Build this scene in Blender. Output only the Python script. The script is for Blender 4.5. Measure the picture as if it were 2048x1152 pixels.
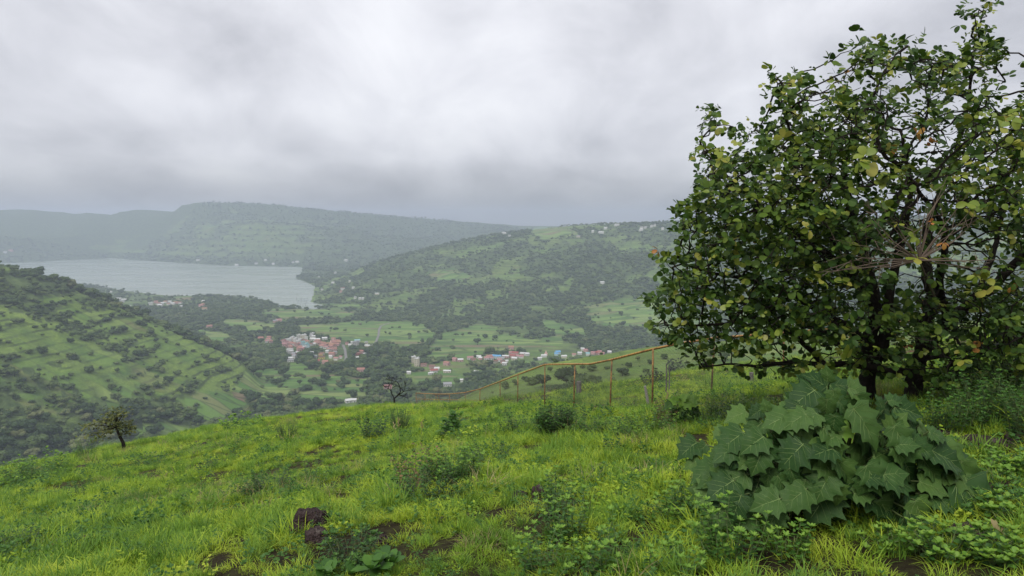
import bpy, bmesh, math, random
import numpy as np
from mathutils import Vector, Matrix, Euler

for _o in list(bpy.data.objects):
    bpy.data.objects.remove(_o)
scene = bpy.context.scene
C = scene.collection
rng = random.Random(7)
nr = np.random.default_rng(11)
PI = math.pi

# ------------------------------------------------------------------ camera
EYE = 255.0                     # metres above the lake
F = 1334.0                      # focal length in photograph pixels (2048 wide)
PITCH = math.radians(5.8)
cam_d = bpy.data.cameras.new('camera')
cam = bpy.data.objects.new('camera', cam_d)
C.objects.link(cam)
cam.location = (0, 0, EYE)
cam.rotation_euler = (math.radians(90) - PITCH, 0, 0)
cam_d.sensor_width = 36.0
cam_d.lens = 36.0 * F / 2048.0
cam_d.clip_start = 0.05
cam_d.clip_end = 60000
scene.camera = cam

# ------------------------------------------------------------------ colour management and sampling
scene.view_settings.view_transform = 'Standard'
scene.view_settings.look = 'None'
scene.view_settings.exposure = 0.8
scene.view_settings.gamma = 1.0
scene.view_settings.use_curve_mapping = False
scene.cycles.use_denoising = True
scene.cycles.max_bounces = 6
scene.cycles.diffuse_bounces = 3
scene.cycles.glossy_bounces = 2
scene.cycles.transmission_bounces = 3
scene.cycles.volume_bounces = 1
scene.cycles.use_fast_gi = False

# ------------------------------------------------------------------ sun and sky
SUN_EL, SUN_AZ = math.radians(52), math.radians(215)      # azimuth clockwise from +Y
sun_d = bpy.data.lights.new('sun', 'SUN')
sun_d.energy = 1.5
sun_d.angle = math.radians(24)
sun_d.color = (1.0, 0.965, 0.91)
sun = bpy.data.objects.new('sun', sun_d)
C.objects.link(sun)
sdir = Vector((math.sin(SUN_AZ) * math.cos(SUN_EL), math.cos(SUN_AZ) * math.cos(SUN_EL), math.sin(SUN_EL)))
sun.rotation_euler = sdir.to_track_quat('Z', 'Y').to_euler()
sun.location = (0, -20, EYE + 60)

world = bpy.data.worlds.new('World')
scene.world = world
world.use_nodes = True
wt = world.node_tree
wt.nodes.clear()


class NT:
    """small helper to write node trees"""
    def __init__(s, tree):
        s.t = tree

    def n(s, kind, **kw):
        nd = s.t.nodes.new(kind)
        ins = kw.pop('ins', {})
        for k, v in kw.items():
            setattr(nd, k, v)
        for k, v in ins.items():
            if isinstance(v, bpy.types.NodeSocket):
                s.t.links.new(v, nd.inputs[k])
            else:
                nd.inputs[k].default_value = v
        return nd

    def math(s, op, a, b=0.0, c=0.0, clamp=False):
        nd = s.n('ShaderNodeMath', operation=op, use_clamp=clamp, ins={0: a, 1: b, 2: c})
        return nd.outputs[0]

    def mixc(s, fac, a, b, mode='MIX'):
        nd = s.n('ShaderNodeMix', data_type='RGBA', blend_type=mode)
        for k, v in ((0, fac), (6, a), (7, b)):
            if isinstance(v, bpy.types.NodeSocket):
                s.t.links.new(v, nd.inputs[k])
            else:
                nd.inputs[k].default_value = v if k == 0 else (*v, 1.0)[:4]
        return nd.outputs[2]

    def ramp(s, fac, stops, interp='LINEAR'):
        nd = s.n('ShaderNodeValToRGB', ins={0: fac})
        cr = nd.color_ramp
        cr.interpolation = interp
        while len(cr.elements) < len(stops):
            cr.elements.new(0.5)
        for e, (p, c) in zip(cr.elements, stops):
            e.position = p
            e.color = (c, c, c, 1) if isinstance(c, (int, float)) else (*c, 1)
        return nd.outputs[0]

    def noise(s, vec, scale, detail=3.0, rough=0.55, dist=0.0):
        nd = s.n('ShaderNodeTexNoise', ins={'Vector': vec, 'Scale': scale, 'Detail': detail, 'Roughness': rough, 'Distortion': dist})
        return nd.outputs[0]

    def link(s, a, b):
        s.t.links.new(a, b)


W = NT(wt)
tc = W.n('ShaderNodeTexCoord')
dirv = tc.outputs['Generated']
sep = W.n('ShaderNodeSeparateXYZ', ins={0: dirv})
zz = W.math('ADD', W.math('MAXIMUM', sep.outputs[2], 0.0), 0.46)
comb = W.n('ShaderNodeCombineXYZ', ins={0: W.math('DIVIDE', sep.outputs[0], zz), 1: W.math('DIVIDE', sep.outputs[1], zz), 2: 0.0})
cl1 = W.noise(comb.outputs[0], 1.25, 3.0, 0.5, 0.5)
mp = W.n('ShaderNodeMapping', ins={'Vector': comb.outputs[0], 'Location': (3.1, 7.3, 0), 'Scale': (1, 0.8, 1)})
cl2 = W.noise(mp.outputs[0], 3.2, 8.0, 0.58, 0.35)
clo = W.math('ADD', W.math('MULTIPLY', cl1, 0.62), W.math('MULTIPLY', cl2, 0.38))
base = W.ramp(clo, [(0.36, (0.29, 0.293, 0.318)), (0.44, (0.385, 0.388, 0.415)), (0.52, (0.475, 0.478, 0.505)), (0.64, (0.585, 0.588, 0.605))])
# elevation: dull cloud base over the horizon, lighter above it
el = W.ramp(W.math('ADD', W.math('MULTIPLY', sep.outputs[2], 2.0), 0.2), [(0.0, 0.46), (0.2, 0.46), (0.26, 0.56), (0.38, 0.95), (0.5, 1.05), (0.8, 1.1), (1.0, 1.35)])
cloudc = W.mixc(1.0, base, el, 'MULTIPLY')
sky = W.n('ShaderNodeTexSky', sky_type='NISHITA', sun_disc=False, sun_elevation=SUN_EL, sun_rotation=SUN_AZ, altitude=1200.0)
bg1 = W.n('ShaderNodeBackground', ins={'Color': sky.outputs[0], 'Strength': 0.10})
bg2 = W.n('ShaderNodeBackground', ins={'Color': cloudc, 'Strength': 1.0})
mixb = W.n('ShaderNodeMixShader', ins={0: 0.96, 1: bg1.outputs[0], 2: bg2.outputs[0]})
wo = W.n('ShaderNodeOutputWorld', ins={0: mixb.outputs[0]})


# ------------------------------------------------------------------ object helpers
def mesh_obj(name, verts, faces, mat=None, parent=None, smooth=False, mats=None, fmat=None, attrs=None):
    me = bpy.data.meshes.new(name)
    if isinstance(faces, np.ndarray):
        k = faces.shape[1]
        me.vertices.add(len(verts))
        me.vertices.foreach_set('co', np.asarray(verts, np.float32).ravel())
        me.loops.add(faces.size)
        me.loops.foreach_set('vertex_index', faces.astype(np.int32).ravel())
        me.polygons.add(len(faces))
        me.polygons.foreach_set('loop_start', np.arange(0, faces.size, k, dtype=np.int32))
        me.update(calc_edges=True)
        me.validate()
    else:
        me.from_pydata([tuple(v) for v in verts], [], faces)
    if mats:
        for m in mats:
            me.materials.append(m)
        me.polygons.foreach_set('material_index', np.asarray(fmat, np.int32))
    elif mat:
        me.materials.append(mat)
    if smooth:
        me.polygons.foreach_set('use_smooth', np.ones(len(me.polygons), bool))
    if attrs:
        for an, (dom, arr) in attrs.items():
            at = me.attributes.new(an, 'FLOAT', dom)
            at.data.foreach_set('value', np.asarray(arr, np.float32))
    me.update()
    o = bpy.data.objects.new(name, me)
    C.objects.link(o)
    if parent:
        o.parent = parent
    return o


def tag(o, label=None, cat=None, group=None, kind=None):
    if label:
        o['label'] = label
    if cat:
        o['category'] = cat
    if group:
        o['group'] = group
    if kind:
        o['kind'] = kind
    return o


def empty(name, loc, rz=0.0):
    o = bpy.data.objects.new(name, None)
    C.objects.link(o)
    o.location = loc
    o.rotation_euler = (0, 0, rz)
    o.empty_display_size = 0.2
    return o


def copy_tree(o, parent=None):
    c = o.copy()
    C.objects.link(c)
    if parent:
        c.parent = parent
    for ch in list(o.children):
        copy_tree(ch, c)
    return c


class MB:
    """collects geometry for one mesh"""
    def __init__(s):
        s.v, s.f, s.r = [], [], []

    def add(s, vs, fs, rnd=0.0):
        b = len(s.v)
        s.v += [tuple(v) for v in vs]
        s.f += [tuple(i + b for i in f) for f in fs]
        s.r += [rnd] * len(fs)

    def box(s, c, d, rz=0.0, taper=1.0):
        cx, cy, cz = c
        hx, hy, hz = d[0] / 2, d[1] / 2, d[2] / 2
        ca, sa = math.cos(rz), math.sin(rz)
        vs = []
        for z, k in ((-hz, 1.0), (hz, taper)):
            for x, y in ((-hx, -hy), (hx, -hy), (hx, hy), (-hx, hy)):
                x, y = x * k, y * k
                vs.append((cx + x * ca - y * sa, cy + x * sa + y * ca, cz + z))
        s.add(vs, [(3, 2, 1, 0), (4, 5, 6, 7), (0, 1, 5, 4), (1, 2, 6, 5), (2, 3, 7, 6), (3, 0, 4, 7)])

    def tube(s, pts, radii, n=6, cap=True, rnd=0.0):
        pts = [Vector(p) for p in pts]
        b = len(s.v)
        ref = None
        for i, p in enumerate(pts):
            d = (pts[min(i + 1, len(pts) - 1)] - pts[max(i - 1, 0)])
            if d.length < 1e-9:
                d = Vector((0, 0, 1))
            d.normalize()
            if ref is None:
                ref = d.orthogonal().normalized()
            ref = (ref - d * ref.dot(d))
            if ref.length < 1e-6:
                ref = d.orthogonal()
            ref.normalize()
            bi = d.cross(ref)
            for k in range(n):
                a = 2 * PI * k / n
                q = p + (ref * math.cos(a) + bi * math.sin(a)) * radii[i]
                s.v.append(tuple(q))
        nf = 0
        for i in range(len(pts) - 1):
            for k in range(n):
                a0 = b + i * n + k
                a1 = b + i * n + (k + 1) % n
                s.f.append((a0, a1, a1 + n, a0 + n))
                nf += 1
        if cap:
            s.f.append(tuple(b + k for k in range(n))[::-1])
            s.f.append(tuple(b + (len(pts) - 1) * n + k for k in range(n)))
            nf += 2
        s.r += [rnd] * nf

    def strip(s, pts, widths, side, rnd=0.0):
        """flat ribbon (blade) along pts"""
        b = len(s.v)
        n = len(pts)
        for p, w in zip(pts, widths):
            p = Vector(p)
            s.v.append(tuple(p - side * w * 0.5))
            s.v.append(tuple(p + side * w * 0.5))
        for i in range(n - 1):
            s.f.append((b + 2 * i, b + 2 * i + 1, b + 2 * i + 3, b + 2 * i + 2))
            s.r.append(rnd)

    def build(s, name, mat=None, parent=None, smooth=False):
        o = mesh_obj(name, s.v, s.f, mat, parent, smooth, attrs={'rnd': ('FACE', s.r)})
        return o


def proto(mb, name, mat, smooth=False):
    """an unlinked mesh object used as instance source"""
    o = mb.build(name, mat, None, smooth)
    C.objects.unlink(o)
    return o


# ------------------------------------------------------------------ numpy noise
def _hash(ix, iy, seed):
    h = (ix.astype(np.int64) * 374761393 + iy.astype(np.int64) * 668265263 + seed * 1442695041) & 0xFFFFFFFF
    h = ((h ^ (h >> 13)) * 1274126177) & 0xFFFFFFFF
    h = h ^ (h >> 16)
    return (h & 0xFFFF) / 65535.0


def vnoise(x, y, seed=0):
    x = np.asarray(x, float)
    y = np.asarray(y, float)
    xi, yi = np.floor(x), np.floor(y)
    fx, fy = x - xi, y - yi
    fx = fx * fx * fx * (fx * (fx * 6 - 15) + 10)
    fy = fy * fy * fy * (fy * (fy * 6 - 15) + 10)
    a = _hash(xi, yi, seed)
    b = _hash(xi + 1, yi, seed)
    c = _hash(xi, yi + 1, seed)
    d = _hash(xi + 1, yi + 1, seed)
    return a + (b - a) * fx + (c - a) * fy + (a - b - c + d) * fx * fy


def fbm(x, y, scale, octv=4, seed=0, rough=0.5):
    s, a, t = 0.0, 1.0, 0.0
    x = np.asarray(x, float) / scale
    y = np.asarray(y, float) / scale
    for i in range(octv):
        xx, yy = x * 0.8 - y * 0.6, x * 0.6 + y * 0.8
        s = s + a * vnoise(xx + 17.3 * i, yy - 9.1 * i, seed + i)
        t += a
        a *= rough
        x, y = xx * 2.03, yy * 2.03
    return s / t * 2 - 1          # -1..1


def sstep(a, b, x):
    t = np.clip((np.asarray(x, float) - a) / (b - a), 0, 1)
    return t * t * (3 - 2 * t)


def smax(a, b, k):
    h = np.clip(0.5 + 0.5 * (a - b) / k, 0, 1)
    return a * h + b * (1 - h) + k * h * (1 - h)


# ------------------------------------------------------------------ pixel <-> world
CP, SP = math.cos(PITCH), math.sin(PITCH)


def ray(px, py):
    """(X/Y, Z/Y) of the line of sight through a photograph pixel"""
    u = (px - 1024.0) / F
    v = (576.0 - py) / F
    den = CP + v * SP
    return u / den, (v * CP - SP) / den


def at(px, py, Y):
    a, b = ray(px, py)
    return Vector((a * Y, Y, EYE + b * Y))


def proj(x, y, z):
    x, y, z = np.asarray(x, float), np.asarray(y, float), np.asarray(z, float) - EYE
    dep = y * CP - z * SP
    dep = np.where(dep > 0.05, dep, 0.05)
    up = y * SP + z * CP
    return 1024 + F * x / dep, 576 - F * up / dep


def px_az(px, py=576.0):
    return math.atan(ray(px, py)[0])


# ------------------------------------------------------------------ the land
LAKE_PX = [(-260, 531), (-120, 530), (0, 527), (60, 524), (120, 521), (190, 518), (225, 516), (270, 520), (330, 524), (385, 527), (450, 531), (540, 533), (608, 534),
           (604, 545), (590, 556), (612, 564), (630, 573), (627, 590), (622, 604), (646, 609), (652, 615), (628, 619), (590, 616),
           (560, 614), (545, 609), (538, 602), (500, 595), (450, 592.5), (410, 592), (342, 592), (300, 588), (250, 582), (190, 572), (147, 567), (60, 560), (-60, 553), (-260, 548)]


def plane0(px, py):
    a, b = ray(px, py)
    Y = -EYE / b
    return (a * Y, Y)


LAKE = [plane0(*p) for p in LAKE_PX]


def lake_sd(x, y):
    """signed distance to the lake outline, negative inside"""
    x = np.asarray(x, float)
    y = np.asarray(y, float)
    d2 = np.full(x.shape, 1e18)
    ins = np.zeros(x.shape, bool)
    n = len(LAKE)
    for i in range(n):
        ax, ay = LAKE[i]
        bx, by = LAKE[(i + 1) % n]
        ex, ey = bx - ax, by - ay
        t = np.clip(((x - ax) * ex + (y - ay) * ey) / (ex * ex + ey * ey), 0, 1)
        d2 = np.minimum(d2, (x - ax - t * ex) ** 2 + (y - ay - t * ey) ** 2)
        cond = ((ay > y) != (by > y))
        xi = ax + (y - ay) / (by - ay if by != ay else 1e-9) * ex
        ins ^= cond & (x < xi)
    return np.where(ins, -np.sqrt(d2), np.sqrt(d2))


AZT = np.radians(np.arange(-75, 75.01, 0.25))


def feature(rows, sm=2.0):
    """rows: (px, ridge radius, ridge pixel row or None -> height 0, foot radius). Smoothed tables over azimuth."""
    az = [px_az(r[0]) for r in rows]
    rr = [r[1] for r in rows]
    zz_ = []
    for r in rows:
        if r[2] is None:
            zz_.append(-60.0)
        else:
            zz_.append(EYE + ray(r[0], r[2])[1] * r[1] * math.cos(px_az(r[0])))
    ft = [r[3] for r in rows]
    out = []
    k = np.exp(-0.5 * (np.arange(-24, 25) * 0.25 / sm) ** 2)
    k /= k.sum()
    for a in (rr, zz_, ft):
        t = np.interp(AZT, az, a)
        tp = np.pad(t, 24, mode='edge')
        out.append(np.convolve(tp, k, mode='valid'))
    return out


LEFT_HILL = feature([(-1200, 1300, 400, 560), (-500, 1250, 440, 600), (-200, 1200, 480, 640), (0, 1150, 528, 680), (60, 1150, 546, 690), (110, 1150, 566, 700), (170, 1150, 590, 720),
                     (260, 1130, 627, 745), (342, 1100, 666, 780), (430, 1080, 704, 830), (500, 1060, 742, 900), (570, 1040, None, 960)], 0.8)
SPUR = feature([(560, 2500, None, 2350), (600, 2500, 572, 2300), (640, 2600, 556, 2200), (700, 2680, 540, 2000), (760, 2800, 523, 1900), (880, 2900, 490, 1720), (1000, 2950, 467, 1600), (1150, 2900, 450, 1550),
                (1380, 2800, 444, 1480), (1700, 2700, 436, 1380), (2100, 2600, 430, 1300), (2700, 2600, 430, 1200)], 1.2)
FAR_SPUR = feature([(190, 4450, None, 4300), (240, 4450, 512, 4250), (300, 4600, 486, 4150), (400, 4750, 449, 3950), (520, 4650, 444, 3820), (620, 4600, 450, 3780), (700, 4500, 478, 3800), (780, 4450, 505, 3900), (860, 4400, None, 4000)], 0.8)
FAR = feature([(-1200, 6600, 418, 4700), (0, 6400, 416, 4550), (150, 6200, 424, 4500), (240, 5900, 428, 4500), (290, 5600, 412, 4400), (370, 5400, 403, 4100), (540, 5300, 408, 3950), (650, 5300, 420, 3900), (780, 5300, 432, 3950),
               (900, 5400, 441, 4000), (1050, 5600, 452, 4000), (1300, 5800, 452, 4000), (2700, 6000, 440, 4000)], 0.5)
BENCH = feature([(760, 280, None, 150), (850, 285, 832, 120), (900, 290, 812, 120), (980, 300, 772, 120), (1080, 320, 733, 120), (1200, 335, 714, 120), (1300, 350, 696, 120), (1400, 360, 690, 120), (1600, 380, 672, 120), (2000, 420, 640, 120), (2700, 500, 600, 120)], 1.0)


def feat_h(tab, az, r, far_slope, prof):
    R = np.interp(az, AZT, tab[0])
    Z = np.interp(az, AZT, tab[1])
    Ft = np.interp(az, AZT, tab[2])
    t = (r - Ft) / (R - Ft)
    near = Z * prof(np.clip(t, 0, 1))
    near = np.where(t < 0, -0.12 * (Ft - r), near)
    w = 0.06 * R
    away = r - R
    drop = far_slope * (np.sqrt(np.maximum(away, 0) ** 2 + w * w) - w)
    return np.where(away > 0, Z - drop, near), np.clip(t, 0, 2), Z


def H(x, y, fine=True):
    x = np.asarray(x, float)
    y = np.asarray(y, float)
    r = np.hypot(x, y) + 1e-6
    az = np.arctan2(x, y)
    azc = np.clip(az, -1.3, 1.3)
    # our own hill
    deg = np.degrees(azc)
    c = np.interp(deg, [-60, -37, -25, -12, -7, -1, 6, 16, 30, 60], [.0006, .00062, .00045, .00052, .0007, .0009, .0009, .00062, .0006, .0006])
    yy = np.maximum(y, -60)
    rc = np.minimum(r, 170)
    zn = -1.6 - 0.2 * np.minimum(yy, 170) + 0.13 * np.clip(x, -170, 60) - c * rc ** 2
    over = np.maximum(r - 170, 0)
    zn = EYE + zn - over * (0.47 + 0.0 * c)
    gfade = np.clip(r / 3.0, 0, 1)
    if fine:
        zn = zn + gfade * (0.10 * fbm(x, y, 2.6, 3, 5) + 0.05 * fbm(x, y, 0.9, 2, 9) + 0.35 * fbm(x, y, 14, 2, 15) * np.clip((r - 4) / 12, 0, 1) + 1.2 * fbm(x, y, 60, 3, 25) * np.clip((r - 40) / 80, 0, 1))
    bench, tb, zb = feat_h(BENCH, azc, r, 0.5, lambda t: 1 - 0.0 * t)
    Rb = np.interp(azc, AZT, BENCH[0])
    bench = np.where(r < Rb, zb + 0.02 * (Rb - r) + 2.0 * fbm(x, y, 90, 3, 33), bench)
    bench = np.where(np.abs(az) > 1.2, -50, bench)
    zn = np.where(r > 60, smax(zn, bench, 10.0), zn)
    # valley
    floor = 3.5 + 2.5 * fbm(x, y, 420, 3, 41) + np.clip((1250 - r) / 500, 0, 1) * 8
    z = smax(zn, floor, 14.0)
    g = fbm(x, y, 420, 5, 51, 0.55)
    ridged = 1 - np.abs(g) * 2
    lh, tl, zl = feat_h(LEFT_HILL, azc, r, 0.35, lambda t: t ** 0.85)
    sp, ts, zs = feat_h(SPUR, azc, r, 0.4, lambda t: 0.35 * t + 0.65 * t * t * (3 - 2 * t))
    fs, tf, zf = feat_h(FAR_SPUR, azc, r, 0.25, lambda t: t ** 0.9)
    fa, ta, za = feat_h(FAR, azc, r, 0.3, lambda t: 0.55 * t + 0.45 * t ** 3)
    mid = lambda t: np.clip(t, 0, 1) * np.clip(1.0 - t, 0, 1) * 4
    lh = lh + mid(tl) * 16 * fbm(x, y, 150, 4, 61)
    sp = sp + mid(ts) * (34 * ridged - 10) + 5 * fbm(x, y, 90, 3, 71) * mid(ts)
    fs = fs + mid(tf) * (30 * fbm(x, y, 380, 4, 81))
    fa = fa + mid(ta) * (85 * (1 - np.abs(fbm(x, y, 900, 4, 91, 0.5)) * 2.2))
    for hf, k in ((lh, 10.0), (sp, 14.0), (fs, 16.0), (fa, 20.0)):
        z = smax(z, np.where(np.abs(az) > 1.25, -60, hf), k)
    # field terraces cut in the slopes
    terr = sstep(20, 60, z) * sstep(650, 800, r)
    st = np.where(r > 3400, 16.0, 7.0)
    q = z / st
    fq = q - np.floor(q)
    zt = (np.floor(q) + np.clip((fq - 0.5) * 2.2 + 0.5, 0, 1)) * st
    z = z + (zt - z) * 0.55 * terr
    m = r > 1500
    if np.any(m):
        sd = np.full(np.shape(z), 1e4)
        sd[m] = lake_sd(x[m], y[m]) if np.shape(x) else lake_sd(x, y)
        bank = np.where(sd < 0, np.maximum(sd * 0.06, -8) - 0.3, 0)
        shore = np.minimum(z, 0.5 + np.maximum(sd, 0) * 0.10 + (np.maximum(sd, 0) / 60.0) ** 2 * 3.5)
        shore = np.where(sd > 0, np.maximum(shore, 0.4), bank)
        z = np.where(sd < 900, shore, z)
    return z


def Hs(x, y):
    return float(H(np.array([float(x)]), np.array([float(y)]))[0])


def gpt(px, py, r0=1.5, r1=7000.0):
    """the first ground point on the line of sight through a pixel"""
    a, b = ray(px, py)
    Y = np.exp(np.linspace(math.log(r0), math.log(r1), 2600))
    d = EYE + b * Y - H(a * Y, Y)
    i = np.argmax(d < 0)
    if d[i] >= 0:
        i = len(Y) - 1
    i = max(i, 1)
    t = d[i - 1] / (d[i - 1] - d[i] + 1e-12)
    Yq = Y[i - 1] + (Y[i] - Y[i - 1]) * t
    return Vector((a * Yq, Yq, Hs(a * Yq, Yq)))


def in_poly(px, py, poly):
    ins = np.zeros(np.shape(px), bool)
    n = len(poly)
    for i in range(n):
        ax, ay = poly[i]
        bx, by = poly[(i + 1) % n]
        cond = ((ay > py) != (by > py))
        xi = ax + (py - ay) / ((by - ay) if by != ay else 1e-9) * (bx - ax)
        ins ^= cond & (px < xi)
    return ins


# the open crop fields of the valley, outlined on the ground
FIELDS = [[(600, 652), (660, 647), (740, 641), (830, 644), (822, 672), (790, 690), (700, 680), (610, 668)],
          [(770, 692), (820, 652), (850, 650), (870, 670), (845, 690), (800, 700), (775, 712)],
          [(850, 700), (880, 668), (940, 655), (985, 668), (1030, 672), (1060, 680), (1120, 672), (1122, 690), (1060, 694), (1000, 704), (900, 716), (850, 722)],
          [(484, 745), (560, 735), (640, 742), (630, 770), (590, 792), (560, 800), (540, 812), (476, 790)],
          [(570, 728), (600, 725), (625, 745), (690, 750), (740, 758), (742, 790), (700, 806), (560, 812), (600, 780)],
          [(372, 795), (440, 782), (500, 800), (500, 822), (400, 845), (372, 815)],
          [(250, 862), (330, 846), (392, 858), (392, 876), (270, 884)],
          [(176, 792), (240, 768), (292, 775), (260, 795), (190, 802)],
          [(196, 750), (260, 735), (300, 738), (262, 752), (205, 762)],
          [(545, 618), (640, 618), (700, 625), (720, 636), (600, 640), (520, 632)],
          [(632, 606), (730, 609), (700, 614), (642, 612)],
          [(500, 640), (560, 650), (520, 668), (440, 650), (450, 640)],
          [(1080, 640), (1150, 650), (1180, 670), (1110, 668)],
          [(340, 596), (382, 593), (384, 602), (340, 604)],
          [(400, 660), (460, 668), (450, 690), (410, 690)],
          [(820, 745), (860, 740), (930, 752), (930, 772), (880, 770), (830, 765)],
          [(930, 655), (960, 650), (990, 655), (985, 668), (940, 668)],
          [(1170, 615), (1250, 595), (1330, 600), (1330, 650), (1220, 655), (1180, 640)],
          [(850, 545), (900, 538), (950, 552), (920, 562), (870, 560)],
          [(1050, 455), (1140, 452), (1150, 470), (1080, 478)]]


def land_use(x, y, z):
    """(tree cover 0..1, open field 0..1) at ground points; a map over the land"""
    px, py = proj(x, y, z)
    r = np.hypot(x, y)
    jx = px + 14 * fbm(x, y, 60, 3, 105)
    jy = py + 4 * fbm(x, y, 60, 3, 115)
    fld = np.zeros(np.shape(x))
    for p in FIELDS:
        fld = np.maximum(fld, in_poly(jx, jy, p).astype(float))
    n1 = fbm(x, y, 150, 4, 121)
    n2 = fbm(x, y, 45, 3, 131)
    cover = 0.60 + 0.95 * n1 + 0.55 * n2
    # left hillside: open grass with bushes in lines along the slope
    R = np.interp(np.arctan2(x, y), AZT, LEFT_HILL[0])
    Ft = np.interp(np.arctan2(x, y), AZT, LEFT_HILL[2])
    t = (r - Ft) / (R - Ft)
    lh = sstep(0.12, 0.4, t) * sstep(1.05, 1.0, t) * sstep(590, 480, px)
    hedge = (np.abs(((z + 6 * n1) / 13.0) % 1 - 0.5) > 0.36)
    cov_l = 0.12 + 0.9 * n1 + 0.6 * n2 + 0.62 * hedge
    cover = cover * (1 - lh) + cov_l * lh
    # mid spur: patchy terraces, dark ravine
    ts = sstep(1650, 1900, r) * sstep(600, 700, px) * sstep(3200, 3000, r)
    rav = np.exp(-((px - (1190 - (py - 560) * 0.2)) / 70.0) ** 2) * sstep(480, 520, py)
    cov_s = 0.62 + 0.9 * n1 + 0.6 * n2 + 0.5 * rav
    cover = cover * (1 - ts) + cov_s * ts
    # near shoulder beyond the fence
    farw = sstep(3300, 3700, r)
    face = sstep(200, 400, px + 300 * n1 - (py - 480) * -2.0) * sstep(760, 560, px + 200 * n2) * sstep(432, 462, py + 60 * n1) * sstep(530, 500, py)
    cover = cover * (1 - farw) + (0.98 + 0.5 * n1 - face * (0.42 + 0.55 * sstep(-0.2, 0.7, np.sin((z + 14 * n1) / 5.5)) + 0.7 * n1 + 0.5 * n2)) * farw
    sh = (r < 420).astype(float)
    cover = cover * (1 - sh) + (-0.12 + 0.9 * n1 + 0.6 * n2) * sh
    rav2 = sstep(0, 30, py - (715 + px * 0.22)) * sstep(520, 440, px)
    cover = cover + rav2 * 0.6
    cover = np.where(fld > 0.5, 0.02 + 0.12 * (n2 > 0.45), cover)
    return np.clip(cover, 0, 1), fld, lh


# ------------------------------------------------------------------ materials
def new_mat(name):
    m = bpy.data.materials.new(name)
    m.use_nodes = True
    m.node_tree.nodes.clear()
    return m, NT(m.node_tree)


def finish(T, color, rough=0.8, bump=None, transl=0.0, spec=0.3, bstr=0.5, bdist=0.02, metal=0.0):
    ins = {'Base Color': color, 'Roughness': rough, 'Specular IOR Level': spec, 'Metallic': metal}
    p = T.n('ShaderNodeBsdfPrincipled')
    for k, v in ins.items():
        if isinstance(v, bpy.types.NodeSocket):
            T.link(v, p.inputs[k])
        elif k == 'Base Color':
            p.inputs[k].default_value = (*v, 1.0)[:4]
        else:
            p.inputs[k].default_value = v
    if bump is not None:
        b = T.n('ShaderNodeBump', ins={'Strength': bstr, 'Distance': bdist, 'Height': bump})
        T.link(b.outputs[0], p.inputs['Normal'])
    sh = p.outputs[0]
    if transl > 0:
        tr = T.n('ShaderNodeBsdfTranslucent')
        if isinstance(color, bpy.types.NodeSocket):
            T.link(color, tr.inputs[0])
        else:
            tr.inputs[0].default_value = (*color, 1)
        sh = T.n('ShaderNodeMixShader', ins={0: transl, 1: sh, 2: tr.outputs[0]}).outputs[0]
    T.n('ShaderNodeOutputMaterial', ins={0: sh})
    return p


def pos(T):
    return T.n('ShaderNodeNewGeometry').outputs['Position']


def attr(T, name, inst=False):
    return T.n('ShaderNodeAttribute', attribute_name=name, attribute_type='INSTANCER' if inst else 'GEOMETRY').outputs['Fac']


def leaf_mat(name, stops, rough=0.5, transl=0.25, spec=0.35, nscale=0.8, rnd_w=0.6, noise_w=0.5, bump=None):
    """foliage colour picked by leaf and plant randomness plus a slow noise over the ground"""
    m, T = new_mat(name)
    oi = T.n('ShaderNodeObjectInfo').outputs['Random']
    a = attr(T, 'rnd')
    n = T.noise(pos(T), nscale, 2.0)
    rr = T.math('FRACT', T.math('ADD', oi, T.math('MULTIPLY', a, 1.0)))
    f = T.math('ADD', T.math('MULTIPLY', rr, rnd_w), T.math('MULTIPLY', T.math('SUBTRACT', n, 0.3), noise_w * 2.0), clamp=True)
    col = T.ramp(f, stops)
    finish(T, col, rough, None, transl, spec)
    return m


M = {}
# hilltop soil under the grass
m, T = new_mat('hilltop_soil')
P = pos(T)
c1 = T.ramp(T.noise(P, 1.3, 6.0, 0.62), [(0.35, (0.022, 0.015, 0.010)), (0.5, (0.040, 0.030, 0.016)), (0.68, (0.06, 0.062, 0.020))])
c2 = T.mixc(T.ramp(T.noise(P, 9.0, 4.0), [(0.42, 0.0), (0.6, 0.6)]), c1, (0.075, 0.075, 0.028))
finish(T, c2, 0.95, T.noise(P, 11.0, 9.0, 0.8), 0, 0.1, 1.0, 0.10)
M['soil'] = m

# valley land: woods floor, fields, terraces
m, T = new_mat('valley_land')
P = pos(T)
ac, af, al = attr(T, 'cover'), attr(T, 'field'), attr(T, 'slope_grass')
far = T.noise(P, 0.004, 5.0, 0.6)
woods = T.ramp(T.noise(P, 0.06, 5.0, 0.7), [(0.3, (0.028, 0.046, 0.02)), (0.5, (0.06, 0.09, 0.03)), (0.7, (0.11, 0.155, 0.05))])
vor = T.n('ShaderNodeTexVoronoi', feature='F1', ins={'Vector': T.n('ShaderNodeMapping', ins={'Vector': P, 'Rotation': (0, 0, 0.35), 'Scale': (0.010, 0.048, 0.0)}).outputs[0], 'Scale': 1.0, 'Randomness': 0.75})
vcol = T.n('ShaderNodeSeparateColor', ins={0: vor.outputs['Color']}).outputs[0]
vd = T.n('ShaderNodeTexVoronoi', feature='DISTANCE_TO_EDGE', ins={'Vector': T.n('ShaderNodeMapping', ins={'Vector': P, 'Rotation': (0, 0, 0.35), 'Scale': (0.010, 0.048, 0.0)}).outputs[0], 'Scale': 1.0, 'Randomness': 0.75}).outputs['Distance']
fcol = T.ramp(vcol, [(0.0, (0.055, 0.12, 0.028)), (0.3, (0.085, 0.17, 0.036)), (0.55, (0.13, 0.215, 0.05)), (0.75, (0.185, 0.25, 0.07)), (0.9, (0.15, 0.15, 0.07)), (1.0, (0.17, 0.12, 0.08))])
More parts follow.
